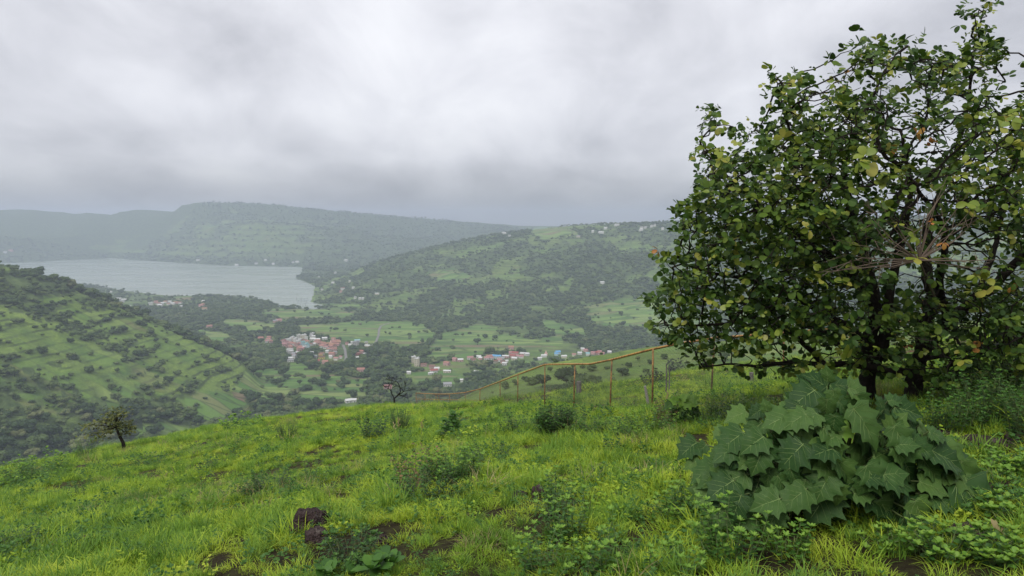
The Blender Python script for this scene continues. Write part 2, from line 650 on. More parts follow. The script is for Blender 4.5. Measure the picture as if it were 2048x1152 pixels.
fcol = T.mixc(T.ramp(vd, [(0.02, 0.75), (0.07, 0.0)]), fcol, (0.045, 0.07, 0.026))
fcol = T.mixc(T.ramp(T.noise(P, 0.035, 4.0, 0.65), [(0.4, 0.0), (0.7, 0.5)]), fcol, (0.13, 0.19, 0.06))
sepz = T.n('ShaderNodeSeparateXYZ', ins={0: P}).outputs[2]
band = T.math('FRACT', T.math('ADD', T.math('DIVIDE', sepz, 7.0), 0.5))
hedge = T.math('MULTIPLY', T.ramp(T.math('ABSOLUTE', T.math('SUBTRACT', band, 0.5)), [(0.30, 0.0), (0.42, 1.0)]), T.ramp(T.noise(P, 0.025, 3.0), [(0.4, 0.0), (0.55, 0.85)]))
slope = T.ramp(T.noise(P, 0.03, 9.0, 0.75), [(0.33, (0.06, 0.10, 0.025)), (0.47, (0.135, 0.20, 0.040)), (0.6, (0.20, 0.275, 0.055)), (0.75, (0.27, 0.31, 0.08))])
slope = T.mixc(T.ramp(T.noise(P, 0.35, 6.0, 0.7), [(0.38, 0.75), (0.6, 0.0)]), slope, (0.07, 0.115, 0.026))
slope = T.mixc(hedge, slope, (0.04, 0.06, 0.022))
slope = T.mixc(T.math('MULTIPLY', T.math('SUBTRACT', 1.0, al), 0.30), slope, (0.075, 0.10, 0.045))
opn = T.mixc(T.ramp(T.noise(P, 0.011, 3.0), [(0.45, 0.0), (0.55, 1.0)]), slope, T.mixc(0.5, slope, fcol))
col = T.mixc(af, opn, fcol)
col = T.mixc(T.ramp(ac, [(0.35, 0.0), (0.62, 1.0)]), col, woods)
finish(T, col, 0.95, T.noise(P, 0.12, 4.0, 0.7), 0, 0.08, 0.6, 3.0)
M['land'] = m

m, T = new_mat('lake_water')
P = pos(T)
mpw = T.n('ShaderNodeMapping', ins={'Vector': P, 'Scale': (0.02, 0.09, 1.0)}).outputs[0]
mpb = T.n('ShaderNodeMapping', ins={'Vector': P, 'Scale': (0.0012, 0.006, 1.0)}).outputs[0]
wc = T.mixc(T.ramp(T.noise(mpb, 1.0, 3.0), [(0.35, 0.0), (0.65, 1.0)]), (0.185, 0.225, 0.18), (0.225, 0.262, 0.21))
finish(T, wc, T.ramp(T.noise(mpb, 1.7, 4.0), [(0.35, 0.20), (0.65, 0.36)]), T.noise(mpw, 4.0, 5.0, 0.6), 0, 0.5, 0.25, 0.6)
M['water'] = m

# ------------------------------------------------------------------ ground sheets
azs = np.concatenate([np.arange(-180, -46, 4.0), np.arange(-46, 46.01, 0.135), np.arange(50, 180.1, 4.0)])
azs = np.radians(azs)


def rows_list():
    out = [0.05, 0.8, 1.3]
    while out[-1] < 90:
        out.append(out[-1] * 1.021)
    n_near = len(out)
    while out[-1] < 650:
        out.append(out[-1] * 1.03)
    while out[-1] < 2700:
        out.append(out[-1] + 11.0)
    while out[-1] < 5600:
        out.append(out[-1] + 24.0)
    while out[-1] < 9000:
        out.append(out[-1] + 240.0)
    return np.array(out), n_near


RR, NN = rows_list()
AA, RG = np.meshgrid(azs, RR)
GX, GY = RG * np.sin(AA), RG * np.cos(AA)
GZ = H(GX.ravel(), GY.ravel()).reshape(GX.shape)
nc = len(azs)


def sheet(name, i0, i1, mat, attrs=None):
    x, y, z = GX[i0:i1], GY[i0:i1], GZ[i0:i1]
    V = np.stack([x.ravel(), y.ravel(), z.ravel()], 1)
    k = i1 - i0
    ii, jj = np.meshgrid(np.arange(k - 1), np.arange(nc - 1), indexing='ij')
    a = (ii * nc + jj).ravel()
    Fq = np.stack([a, a + 1, a + nc + 1, a + nc], 1)[:, ::-1]
    return mesh_obj(name, V, Fq, mat, None, True, attrs=attrs(V) if attrs else None)


def land_attrs(V):
    cv, fl, lh = land_use(V[:, 0], V[:, 1], V[:, 2])
    return {'cover': ('POINT', cv), 'field': ('POINT', fl), 'slope_grass': ('POINT', lh)}


tag(sheet('hilltop_ground', 0, NN, M['soil']), kind='structure')
iv = int(np.argmax(RR > 650))
i2 = int(np.argmax(RR > 2690))
tag(sheet('hill_slope', NN - 1, iv + 1, M['land'], land_attrs), kind='structure')
tag(sheet('valley_ground', iv, i2 + 1, M['land'], land_attrs), kind='structure')
tag(sheet('far_hills', i2, len(RR), M['land'], land_attrs), kind='structure')

# the lake: one sheet at water level, the land rises through it along the shore
lk = [(-4800, 1900), (700, 1900), (700, 4700), (-4800, 4700)]
tag(mesh_obj('lake_water', [(x, y, 0.0) for x, y in lk], [(0, 1, 2, 3)], M['water']), kind='structure')

# ------------------------------------------------------------------ distant trees
M['crown_far'] = leaf_mat('tree_crown', [(0.0, (0.030, 0.055, 0.020)), (0.35, (0.050, 0.085, 0.028)), (0.6, (0.078, 0.118, 0.036)), (0.85, (0.115, 0.155, 0.050)), (1.0, (0.16, 0.18, 0.075))], 0.75, 0.15, 0.15, 0.006, 0.75, 0.35)
m, T = new_mat('bark')
P = pos(T)
finish(T, T.ramp(T.noise(P, 18.0, 5.0, 0.7), [(0.3, (0.012, 0.010, 0.008)), (0.6, (0.030, 0.025, 0.020)), (0.8, (0.06, 0.052, 0.043))]), 0.95, T.noise(P, 30.0, 5.0, 0.7), 0, 0.1, 0.9, 0.01)
M['bark'] = m
ICO_V, ICO_F = [], []
_bm = bmesh.new()
bmesh.ops.create_icosphere(_bm, subdivisions=2, radius=1.0)
ICO_V = [v.co.copy() for v in _bm.verts]
ICO_F = [tuple(v.index for v in f.verts) for f in _bm.faces]
_bm.free()


def crown_mb(R, seed, wide, nl, ncards, csize):
    """crown about one unit across: several leafy lobes with ragged clumps over them. wide: width over height"""
    mb = MB()
    q = random.Random(seed)
    lobes = []
    for i in range(nl):
        a = q.uniform(0, 2 * PI)
        d = math.sqrt(q.random()) * 0.30
        h = 0.5 + q.uniform(-0.16, 0.2) * (1.0 - d)
        s = q.uniform(0.14, 0.24)
        lobes.append((Vector((math.cos(a) * d, math.sin(a) * d, h / wide)), s))
    for c, s in lobes:
        ph = [q.uniform(0, 6) for _ in range(6)]
        vs = []
        for v in ICO_V:
            k = 1 + 0.18 * math.sin(5 * v.x + ph[0]) * math.sin(5 * v.y + ph[1]) + 0.12 * math.sin(9 * v.z + ph[2] + 7 * v.x)
            vs.append(c + Vector((v.x, v.y, v.z * 0.8)) * s * k * 0.86)
        mb.add(vs, ICO_F, q.random() * 0.25)
    for i in range(ncards):
        c, s = lobes[i % nl]
        n = Vector((q.gauss(0, 1), q.gauss(0, 1), q.gauss(0.25, 1))).normalized()
        p = c + Vector((n.x, n.y, n.z * 0.8)) * s * q.uniform(0.82, 1.16)
        n2 = (n + Vector((q.gauss(0, .5), q.gauss(0, .5), q.gauss(0, .5)))).normalized()
        t = n2.orthogonal().normalized()
        b = n2.cross(t)
        a = q.uniform(0, 2 * PI)
        t, b = t * math.cos(a) + b * math.sin(a), b * math.cos(a) - t * math.sin(a)
        k = csize * q.uniform(0.6, 1.4)
        mb.add([p - t * k, p - b * k * 0.6 + n * k * 0.3, p + t * k, p + b * k * 0.6 + n * k * 0.25], [(0, 1, 2), (0, 2, 3)], q.random() * 0.35)
    return mb


def trunk_mb(h, r, seed, n=4):
    mb = MB()
    q = random.Random(seed)
    top = Vector((q.uniform(-.03, .03), q.uniform(-.03, .03), h * 0.45))
    mb.tube([(0, 0, -0.12), (q.uniform(-.01, .01), 0, h * 0.2), top], [r * 1.3, r, r * 0.8], 6)
    for i in range(n):
        a = q.uniform(0, 2 * PI)
        e = top + Vector((math.cos(a) * 0.17, math.sin(a) * 0.17, h * 0.3))
        mb.tube([top, (top + e) / 2 + Vector((0, 0, 0.02)), e], [r * 0.7, r * 0.45, r * 0.2], 5)
    return mb


# unit crowns (about 0.8 across, standing on z = 0)
CROWNS = [crown_mb(1, 100 + i, w, nl, 420, 0.035) for i, (w, nl) in enumerate([(1.0, 9), (1.15, 10), (1.3, 8), (0.85, 9), (1.5, 11), (1.1, 7)])]
FARC = [crown_mb(1, 200 + i, w, nl, 90, 0.055) for i, (w, nl) in enumerate([(1.0, 4), (1.2, 5), (1.4, 4), (0.9, 4)])]
TRUNKS = [trunk_mb(0.7, 0.022, 300 + i) for i in range(6)]


def scatter(name, pts, rot, scl, idx, protos, label, cat):
    """one mesh of points with instances of the given prototypes on it"""
    me = bpy.data.meshes.new(name)
    n = len(pts)
    me.vertices.add(n)
    me.vertices.foreach_set('co', np.asarray(pts, np.float32).ravel())
    for an, arr in (('scl', scl), ('rot', rot)):
        at_ = me.attributes.new(an, 'FLOAT_VECTOR', 'POINT')
        at_.data.foreach_set('vector', np.asarray(arr, np.float32).ravel())
    at_ = me.attributes.new('idx', 'INT', 'POINT')
    at_.data.foreach_set('value', np.asarray(idx, np.int32))
    o = bpy.data.objects.new(name, me)
    C.objects.link(o)
    ng = bpy.data.node_groups.new(name + '_nodes', 'GeometryNodeTree')
    ng.interface.new_socket('Geometry', in_out='INPUT', socket_type='NodeSocketGeometry')
    ng.interface.new_socket('Geometry', in_out='OUTPUT', socket_type='NodeSocketGeometry')
    gi = ng.nodes.new('NodeGroupInput')
    go = ng.nodes.new('NodeGroupOutput')
    jn = ng.nodes.new('GeometryNodeGeometryToInstance')
    for p in protos:
        oi = ng.nodes.new('GeometryNodeObjectInfo')
        oi.inputs['Object'].default_value = p
        ng.links.new(oi.outputs['Geometry'], jn.inputs[0])
    ip = ng.nodes.new('GeometryNodeInstanceOnPoints')
    ng.links.new(gi.outputs[0], ip.inputs['Points'])
    ng.links.new(jn.outputs[0], ip.inputs['Instance'])
    ip.inputs['Pick Instance'].default_value = True
    for nm, typ, sock in (('idx', 'INT', 'Instance Index'), ('rot', 'FLOAT_VECTOR', 'Rotation'), ('scl', 'FLOAT_VECTOR', 'Scale')):
        na = ng.nodes.new('GeometryNodeInputNamedAttribute')
        na.data_type = typ
        na.inputs['Name'].default_value = nm
        ng.links.new(na.outputs['Attribute'], ip.inputs[sock])
    ng.links.new(ip.outputs[0], go.inputs[0])
    md = o.modifiers.new('scatter', 'NODES')
    md.node_group = ng
    tag(o, label, cat, kind='stuff')
    return o


def joined(a, b, name, mats):
    """crown and trunk in one instance source"""
    nv = len(a.v)
    o = mesh_obj(name, a.v + b.v, a.f + [tuple(i + nv for i in f) for f in b.f], mats=mats, fmat=[0] * len(a.f) + [1] * len(b.f), attrs={'rnd': ('FACE', a.r + b.r)})
    C.objects.unlink(o)
    return o


def sample_land(n, r0, r1, a0=-44.0, a1=44.0, power=1.0):
    r = np.sqrt(nr.random(n) * (r1 * r1 - r0 * r0) + r0 * r0)
    a = np.radians(a0 + (a1 - a0) * nr.random(n))
    x, y = r * np.sin(a), r * np.cos(a)
    return x, y, H(x, y), r


# houses are placed first so that no tree stands in them (pixel, width m, depth m, height m, roof kind, roof colour, wall colour)
RC = {'salmon': (0.36, 0.17, 0.13), 'red': (0.32, 0.08, 0.065), 'pink': (0.40, 0.20, 0.19), 'white': (0.62, 0.62, 0.60), 'grey': (0.30, 0.30, 0.31), 'blue': (0.13, 0.36, 0.60), 'orange': (0.36, 0.19, 0.11), 'brown': (0.20, 0.10, 0.07), 'teal': (0.26, 0.46, 0.46)}
WC = {'white': (0.62, 0.61, 0.57), 'pink': (0.55, 0.33, 0.31), 'cream': (0.55, 0.50, 0.38), 'blue': (0.40, 0.52, 0.55), 'grey': (0.38, 0.37, 0.35), 'yellow': (0.55, 0.45, 0.12), 'red': (0.36, 0.10, 0.08)}
K = 300 / 2048.0
VILLAGES = [
    ('big', 'the large village', 500, 640, K, [
        (150, 255, 11, 8, 4, 'g', 'salmon', 'pink'), (265, 245, 9, 7, 4, 'g', 'salmon', 'pink'), (255, 275, 12, 8, 4, 'g', 'salmon', 'white'), (225, 300, 7, 6, 4, 'g', 'pink', 'white'), (285, 298, 9, 6, 4, 'g', 'salmon', 'pink'),
        (665, 240, 9, 8, 7, 'f', 'white', 'white'), (735, 245, 11, 9, 8, 'f', 'white', 'cream'), (770, 262, 7, 7, 6, 'f', 'white', 'white'), (850, 205, 8, 7, 6, 'f', 'white', 'white'), (870, 238, 8, 6, 5, 'g', 'white', 'white'), (835, 222, 7, 6, 4, 'g', 'grey', 'white'),
        (497, 282, 7, 6, 5, 'f', 'white', 'white'), (460, 312, 10, 8, 7, 'f', 'pink', 'pink'), (500, 320, 9, 8, 6, 'f', 'pink', 'pink'), (470, 345, 9, 7, 5, 'g', 'pink', 'pink'), (540, 300, 8, 8, 8, 'f', 'white', 'white'), (580, 282, 8, 8, 9, 'f', 'white', 'cream'),
        (620, 300, 9, 8, 9, 'f', 'white', 'white'), (655, 320, 8, 7, 7, 'f', 'white', 'white'), (560, 330, 9, 7, 5, 'g', 'salmon', 'pink'), (600, 340, 8, 7, 5, 'g', 'salmon', 'white'), (640, 350, 8, 7, 5, 'g', 'brown', 'pink'), (680, 340, 9, 7, 5, 'g', 'pink', 'white'),
        (520, 360, 9, 7, 4, 'g', 'brown', 'pink'), (560, 372, 8, 6, 4, 'g', 'salmon', 'pink'), (680, 290, 8, 7, 6, 'f', 'white', 'white'), (745, 290, 9, 7, 4, 'g', 'brown', 'white'), (790, 300, 10, 7, 4, 'g', 'salmon', 'cream'),
        (725, 345, 8, 8, 8, 'f', 'teal', 'blue'), (765, 360, 9, 8, 7, 'f', 'teal', 'blue'), (795, 365, 7, 7, 6, 'f', 'teal', 'blue'), (745, 385, 8, 7, 5, 'f', 'white', 'blue'), (680, 385, 9, 8, 5, 'g', 'salmon', 'pink'), (715, 405, 10, 8, 5, 'g', 'pink', 'pink'),
        (670, 412, 8, 8, 6, 'g', 'salmon', 'pink'), (545, 425, 13, 9, 5, 'f', 'white', 'white'), (560, 455, 9, 8, 6, 'f', 'white', 'grey'), (665, 458, 12, 6, 4, 'g', 'white', 'white'), (605, 480, 7, 8, 5, 'g', 'grey', 'pink'), (612, 510, 7, 8, 5, 'g', 'grey', 'white'),
        (555, 535, 9, 8, 4, 'g', 'white', 'white'), (555, 560, 13, 5, 3.5, 'g', 'grey', 'white'), (860, 268, 12, 7, 4, 'g', 'white', 'white'), (920, 275, 12, 7, 4, 'g', 'white', 'cream'), (930, 290, 12, 6, 4, 'g', 'salmon', 'pink'), (1020, 258, 13, 8, 4, 'g', 'white', 'white'),
        (1145, 265, 10, 7, 4, 'g', 'salmon', 'cream'), (900, 318, 10, 7, 4, 'g', 'salmon', 'cream'), (955, 320, 12, 7, 4, 'g', 'salmon', 'pink'), (1010, 325, 11, 7, 4, 'g', 'salmon', 'pink'), (1000, 350, 12, 7, 4, 'g', 'salmon', 'pink'), (1060, 335, 9, 7, 4, 'g', 'orange', 'pink'),
        (1150, 295, 10, 7, 4, 'g', 'salmon', 'pink'), (1200, 292, 11, 7, 4, 'g', 'salmon', 'pink'), (1205, 310, 10, 7, 4, 'g', 'orange', 'pink'), (1140, 318, 10, 7, 4, 'g', 'salmon', 'pink'), (1185, 340, 11, 7, 4, 'g', 'salmon', 'pink'), (1120, 345, 11, 7, 4, 'g', 'orange', 'pink'),
        (980, 365, 10, 7, 4, 'g', 'salmon', 'white'), (1040, 380, 10, 7, 4, 'g', 'pink', 'white'), (1110, 365, 10, 7, 4, 'g', 'salmon', 'pink'), (1075, 408, 8, 6, 4, 'g', 'salmon', 'white'), (1130, 405, 20, 6, 4, 'g', 'salmon', 'pink'), (1160, 375, 9, 6, 4, 'g', 'brown', 'pink'),
        (870, 335, 9, 6, 4, 'g', 'white', 'cream'), (830, 340, 8, 6, 4, 'g', 'brown', 'white'), (845, 455, 6, 5, 4, 'g', 'white', 'white'), (1055, 438, 6, 5, 4, 'g', 'white', 'white'), (985, 465, 10, 6, 4, 'g', 'brown', 'cream'), (965, 487, 8, 6, 4, 'g', 'orange', 'yellow'),
        (980, 520, 12, 9, 4, 'f', 'brown', 'yellow'), (895, 505, 7, 6, 4, 'g', 'grey', 'grey'), (1120, 475, 11, 8, 5, 'g', 'salmon', 'pink'), (1165, 455, 8, 6, 4, 'g', 'grey', 'cream'), (1105, 510, 7, 6, 4, 'g', 'white', 'white'), (1180, 535, 11, 7, 4, 'g', 'pink', 'cream'), (1240, 515, 6, 5, 4, 'g', 'pink', 'white'),
        (910, 572, 11, 7, 4, 'g', 'red', 'pink'), (1035, 590, 11, 8, 5, 'g', 'salmon', 'pink'), (1165, 572, 7, 6, 4, 'g', 'white', 'white'), (1465, 290, 12, 7, 4, 'g', 'teal', 'white'), (1395, 315, 6, 6, 4, 'g', 'white', 'white'), (1362, 350, 6, 6, 4, 'g', 'white', 'white'),
        (1450, 340, 13, 9, 8, 'f', 'grey', 'grey'), (1325, 325, 6, 5, 4, 'g', 'brown', 'pink'), (1590, 318, 7, 6, 4, 'g', 'grey', 'cream'), (1605, 362, 13, 6, 4, 'g', 'white', 'cream'), (1480, 468, 12, 8, 4, 'g', 'brown', 'red'), (1525, 445, 9, 7, 5, 'g', 'salmon', 'pink'),
        (1570, 475, 6, 5, 4, 'g', 'white', 'white'), (1465, 525, 5, 5, 4, 'g', 'white', 'white')]),
    ('fields', 'the village edge fields', 500, 640, K, [
        (1515, 690, 13, 9, 4, 'g', 'salmon', 'pink'), (1885, 925, 14, 8, 4, 'g', 'pink', 'pink'), (1345, 1115, 9, 7, 3.5, 'g', 'white', 'white'), (1415, 1108, 8, 6, 3.5, 'g', 'white', 'white')]),
    ('row', 'the long hamlet', 780, 660, K, [
        (325, 440, 8, 8, 11, 'f', 'white', 'cream'), (370, 480, 9, 9, 13, 'f', 'white', 'cream'), (460, 485, 12, 7, 4, 'g', 'brown', 'pink'), (575, 510, 11, 8, 4, 'g', 'brown', 'pink'), (775, 470, 12, 9, 5, 'g', 'salmon', 'pink'), (640, 540, 9, 7, 4, 'g', 'white', 'white'),
        (598, 568, 13, 8, 4, 'g', 'red', 'white'), (555, 598, 10, 5, 3, 'g', 'white', 'white'), (780, 573, 14, 6, 3.5, 'g', 'white', 'cream'), (258, 590, 7, 6, 3.5, 'g', 'white', 'white'), (1180, 582, 8, 6, 3.5, 'g', 'white', 'white'), (785, 755, 13, 8, 4, 'g', 'grey', 'white'),
        (978, 700, 5, 5, 4, 'g', 'white', 'white'), (885, 415, 8, 7, 5, 'g', 'pink', 'pink'), (960, 420, 11, 7, 4, 'g', 'white', 'pink'), (1095, 390, 11, 7, 4, 'g', 'pink', 'white'), (1140, 410, 9, 6, 3.5, 'g', 'brown', 'pink'), (1215, 375, 8, 6, 4, 'g', 'white', 'white'),
        (1240, 395, 8, 6, 4, 'g', 'white', 'pink'), (1320, 395, 9, 7, 4, 'g', 'pink', 'white'), (1355, 378, 11, 7, 5, 'g', 'salmon', 'pink'), (1385, 395, 8, 6, 4, 'g', 'pink', 'white'), (1430, 375, 12, 7, 5, 'g', 'blue', 'blue'), (1475, 380, 11, 7, 5, 'g', 'blue', 'white'),
        (1530, 395, 9, 6, 4, 'g', 'grey', 'white'), (1560, 370, 9, 6, 4, 'g', 'white', 'grey'), (1600, 372, 8, 6, 4, 'g', 'white', 'pink'), (1655, 250, 11, 7, 5, 'g', 'orange', 'pink'), (1655, 335, 10, 8, 6, 'g', 'pink', 'pink'), (1710, 340, 13, 8, 6, 'g', 'red', 'pink'),
        (1680, 370, 11, 7, 5, 'g', 'red', 'pink'), (1740, 370, 9, 7, 4, 'g', 'pink', 'white'), (1700, 400, 10, 6, 4, 'g', 'white', 'cream'), (1830, 335, 10, 7, 4, 'g', 'white', 'white'), (1870, 335, 7, 6, 4, 'g', 'white', 'grey'), (1540, 445, 8, 6, 4, 'g', 'brown', 'pink'),
        (1565, 468, 9, 6, 4, 'g', 'white', 'white'), (1595, 435, 6, 5, 4, 'g', 'white', 'white'), (1440, 440, 8, 6, 4, 'g', 'brown', 'cream'), (1500, 420, 8, 6, 4, 'g', 'pink', 'white')]),
    ('end', 'the fence-rail hamlet', 1040, 660, K, [
        (30, 335, 9, 7, 4, 'g', 'white', 'pink'), (95, 340, 8, 6, 4, 'g', 'white', 'white'), (20, 375, 8, 6, 4, 'g', 'pink', 'white'), (265, 400, 8, 6, 4, 'g', 'white', 'white'), (325, 362, 10, 6, 4, 'g', 'white', 'white'), (515, 320, 10, 7, 5, 'g', 'blue', 'blue'), (495, 338, 8, 6, 4, 'g', 'blue', 'blue'),
        (600, 372, 12, 7, 4, 'g', 'white', 'cream'), (740, 348, 8, 6, 4, 'g', 'pink', 'cream'), (815, 325, 9, 6, 4, 'g', 'white', 'white'), (855, 268, 8, 6, 4, 'g', 'white', 'white'), (900, 285, 9, 6, 4, 'g', 'pink', 'pink'), (925, 335, 8, 7, 4, 'g', 'teal', 'white'),
        (1000, 322, 9, 7, 4, 'g', 'pink', 'pink'), (1055, 320, 11, 8, 4, 'g', 'red', 'pink'), (1115, 330, 11, 7, 4, 'g', 'salmon', 'pink'), (1085, 305, 8, 6, 4, 'g', 'pink', 'pink'), (1225, 310, 8, 6, 4, 'g', 'white', 'white')]),
    ('shore', 'the lakeside village', 120, 540, K, [
        (430, 285, 13, 8, 5, 'g', 'white', 'white'), (545, 325, 8, 8, 5, 'g', 'grey', 'white'), (660, 350, 8, 7, 5, 'g', 'white', 'white'), (700, 298, 8, 6, 4, 'g', 'white', 'white'), (540, 380, 9, 7, 5, 'g', 'grey', 'grey'), (715, 405, 13, 8, 5, 'g', 'grey', 'white'), (735, 435, 10, 8, 5, 'g', 'grey', 'cream'),
        (805, 397, 16, 9, 5, 'g', 'white', 'white'), (875, 412, 16, 9, 5, 'g', 'white', 'white'), (850, 435, 10, 8, 5, 'g', 'grey', 'white'), (935, 510, 14, 9, 5, 'g', 'white', 'white'), (1240, 468, 15, 9, 7, 'f', 'white', 'white'), (1310, 440, 13, 9, 5, 'g', 'salmon', 'pink'), (1340, 465, 13, 9, 5, 'g', 'salmon', 'white'),
        (1370, 488, 14, 9, 5, 'g', 'white', 'white'), (1395, 460, 10, 8, 5, 'g', 'white', 'white'), (1445, 440, 12, 8, 5, 'g', 'orange', 'white'), (1500, 438, 14, 8, 5, 'g', 'white', 'white'), (1540, 465, 14, 9, 5, 'g', 'white', 'white'), (1585, 450, 14, 8, 5, 'g', 'orange', 'pink'), (1480, 470, 10, 8, 5, 'g', 'salmon', 'white'),
        (1645, 452, 12, 7, 5, 'g', 'salmon', 'white'), (1655, 505, 8, 7, 5, 'g', 'white', 'white'), (1930, 490, 13, 9, 5, 'g', 'salmon', 'pink'), (1975, 535, 14, 9, 5, 'g', 'orange', 'cream'), (1955, 475, 10, 8, 5, 'g', 'orange', 'pink'), (2040, 780, 13, 9, 5, 'g', 'salmon', 'pink'), (1955, 430, 9, 7, 5, 'g', 'white', 'cream')]),
    ('bank', 'the inlet bank', 500, 540, K, [
        (400, 692, 14, 8, 5, 'g', 'pink', 'pink'), (345, 705, 12, 8, 5, 'g', 'grey', 'pink'), (1265, 265, 15, 9, 8, 'f', 'salmon', 'white'), (1240, 298, 10, 8, 5, 'g', 'salmon', 'pink'), (1410, 245, 10, 7, 5, 'g', 'white', 'white'), (1135, 175, 14, 8, 5, 'g', 'white', 'white'), (1360, 158, 9, 7, 5, 'g', 'white', 'cream'),
        (1165, 42, 12, 10, 8, 'f', 'white', 'white'), (1735, 330, 14, 7, 5, 'g', 'white', 'cream'), (1500, 392, 8, 7, 5, 'g', 'white', 'white'), (1540, 395, 8, 7, 5, 'g', 'white', 'white'), (1440, 380, 8, 7, 5, 'g', 'grey', 'white'), (985, 268, 8, 7, 5, 'g', 'grey', 'white'), (940, 90, 10, 7, 5, 'g', 'grey', 'white')]),
    ('opposite', 'the far shore of the lake', 0, 380, 700 / 2048.0, [
        (1160, 410, 22, 14, 9, 'f', 'white', 'white'), (1385, 440, 20, 14, 8, 'g', 'white', 'white'), (1555, 410, 16, 12, 7, 'g', 'white', 'white'), (1500, 430, 18, 12, 7, 'g', 'grey', 'white'), (1600, 432, 14, 12, 7, 'g', 'white', 'white'), (1740, 420, 22, 12, 7, 'g', 'white', 'white'), (2025, 412, 20, 12, 7, 'g', 'white', 'white'),
        (1715, 422, 14, 10, 7, 'g', 'grey', 'white'), (65, 355, 24, 14, 8, 'g', 'pink', 'pink'), (30, 365, 20, 12, 8, 'g', 'white', 'white'), (325, 112, 26, 14, 9, 'g', 'white', 'white'), (355, 113, 26, 14, 9, 'g', 'white', 'white')]),
    ('ridge', 'the hazy middle ridge', 1000, 430, 360 / 2048.0, [
        (1150, 202, 22, 10, 6, 'g', 'white', 'white'), (1330, 115, 20, 10, 6, 'g', 'white', 'white'), (1200, 152, 12, 9, 6, 'g', 'white', 'white'), (1055, 190, 10, 9, 6, 'g', 'white', 'white'), (1610, 152, 13, 10, 8, 'f', 'white', 'white'), (1605, 172, 14, 10, 6, 'g', 'white', 'white'), (1655, 145, 12, 9, 7, 'f', 'white', 'white'),
        (1725, 130, 11, 9, 7, 'f', 'white', 'white'), (1760, 122, 10, 9, 7, 'f', 'white', 'white'), (1850, 160, 9, 8, 6, 'g', 'white', 'white'), (45, 207, 22, 10, 6, 'g', 'white', 'white'), (110, 235, 12, 9, 5, 'g', 'grey', 'white'), (1165, 772, 14, 8, 5, 'g', 'white', 'white'), (890, 245, 16, 9, 5, 'g', 'grey', 'cream')]),
]
HOUSES = []          # (village key, position, width, depth, height, kind, roof, wall, pixel)
for key, vname, ox, oy, k, lst in VILLAGES:
    for (hx, hy, w, d, h, kind, rc, wc) in lst:
        px_, py_ = ox + hx * k, oy + hy * k
        p = gpt(px_, py_ + 1.5, 600.0 if key != 'ridge' else 1500.0)
        HOUSES.append((key, vname, p, w, d, h, kind, rc, wc, px_, py_))
HXY = np.array([(h[2].x, h[2].y, h[3]) for h in HOUSES])

ROADS = [([(690, 728), (692, 715), (690, 700), (686, 690)], 5.0), ([(744, 692), (752, 684), (757, 672), (758, 660), (762, 652), (780, 646)], 4.5)]
ROAD_PTS = []
for pl, w_ in ROADS:
    g = [gpt(a, b, 650.0) for a, b in pl]
    for a, b in zip(g[:-1], g[1:]):
        for t in np.linspace(0, 1, 12):
            ROAD_PTS.append(((a.x + (b.x - a.x) * t, a.y + (b.y - a.y) * t)))
ROAD_PTS = np.array(ROAD_PTS)


def clear_of(x, y, s):
    """not in a house, on a road or right in front of a house as seen from the hilltop"""
    ok = np.ones(len(x), bool)
    for hx, hy, w in HXY:
        r = math.hypot(hx, hy)
        ux, uy = hx / r, hy / r
        al = (x - hx) * ux + (y - hy) * uy
        ac_ = np.abs((x - hx) * uy - (y - hy) * ux)
        ok &= ~((ac_ < w * 0.5 + s * 0.33) & (al > -(24 + s)) & (al < 10))
    for rx, ry in ROAD_PTS:
        ok &= ((x - rx) ** 2 + (y - ry) ** 2 > (6 + s * 0.3) ** 2)
    return ok


# candidate trees over the whole land in view
TR = []
for (n, r0, r1, s0, s1) in ((21000, 560, 1300, 10.5, 19), (27000, 1300, 2200, 9.5, 15), (25000, 2200, 3300, 10, 16), (26000, 3400, 5400, 11, 20)):
    x, y, z, r = sample_land(n, r0, r1)
    cv, fl, lh = land_use(x, y, z)
    cv = np.clip(cv + 0.10 * (lh > 0.5) * (nr.random(n) < 0.5), 0, 1)
    keep = (nr.random(n) < cv * 1.15) & (z > 0.7)
    s = (s0 * 0.62 + (s1 - s0 * 0.62) * nr.random(n) ** 1.5) * np.where(lh > 0.5, 0.62, 1.0) * np.where(cv < 0.35, 0.75, 1.0)
    TR.append(np.stack([x, y, z, s, r, lh], 1)[keep])
# bushes and small trees on the near shoulder
x, y, z, r = sample_land(3200, 150, 420, -14, 42)
cv, fl, lh = land_use(x, y, z)
keep = (nr.random(3200) < np.clip(cv * 1.3 + 0.08, 0, 1))
TR.append(np.stack([x, y, z, 0.8 + 3.2 * nr.random(3200) ** 3, r, lh], 1)[keep])
# solitary trees read off the fields
LONE = [(650, 650, 11), (672, 660, 11), (690, 662, 9), (720, 650, 9), (705, 648, 8), (880, 674, 11), (955, 690, 15), (970, 676, 14), (902, 664, 8), (1080, 679, 11), (895, 664, 9), (507, 750, 17), (518, 755, 15), (537, 760, 10), (567, 750, 19), (575, 758, 12), (600, 770, 8), (685, 765, 10), (692, 768, 11), (678, 766, 9),
        (604, 782, 14), (614, 780, 17), (590, 790, 15), (625, 768, 15), (640, 772, 16), (650, 760, 15), (578, 806, 14), (590, 800, 15), (540, 800, 15), (552, 806, 16), (310, 868, 19), (498, 795, 16), (505, 805, 18), (723, 783, 8), (735, 775, 15), (745, 768, 16), (706, 795, 14), (1095, 684, 8), (1245, 610, 8), (1275, 620, 8), (1300, 640, 9), (1226, 603, 7), (1190, 631, 8)]
for a, b, s in LONE:
    p = gpt(a, b, 560.0)
    TR.append(np.array([[p.x, p.y, p.z, s, math.hypot(p.x, p.y), -1.0]]))
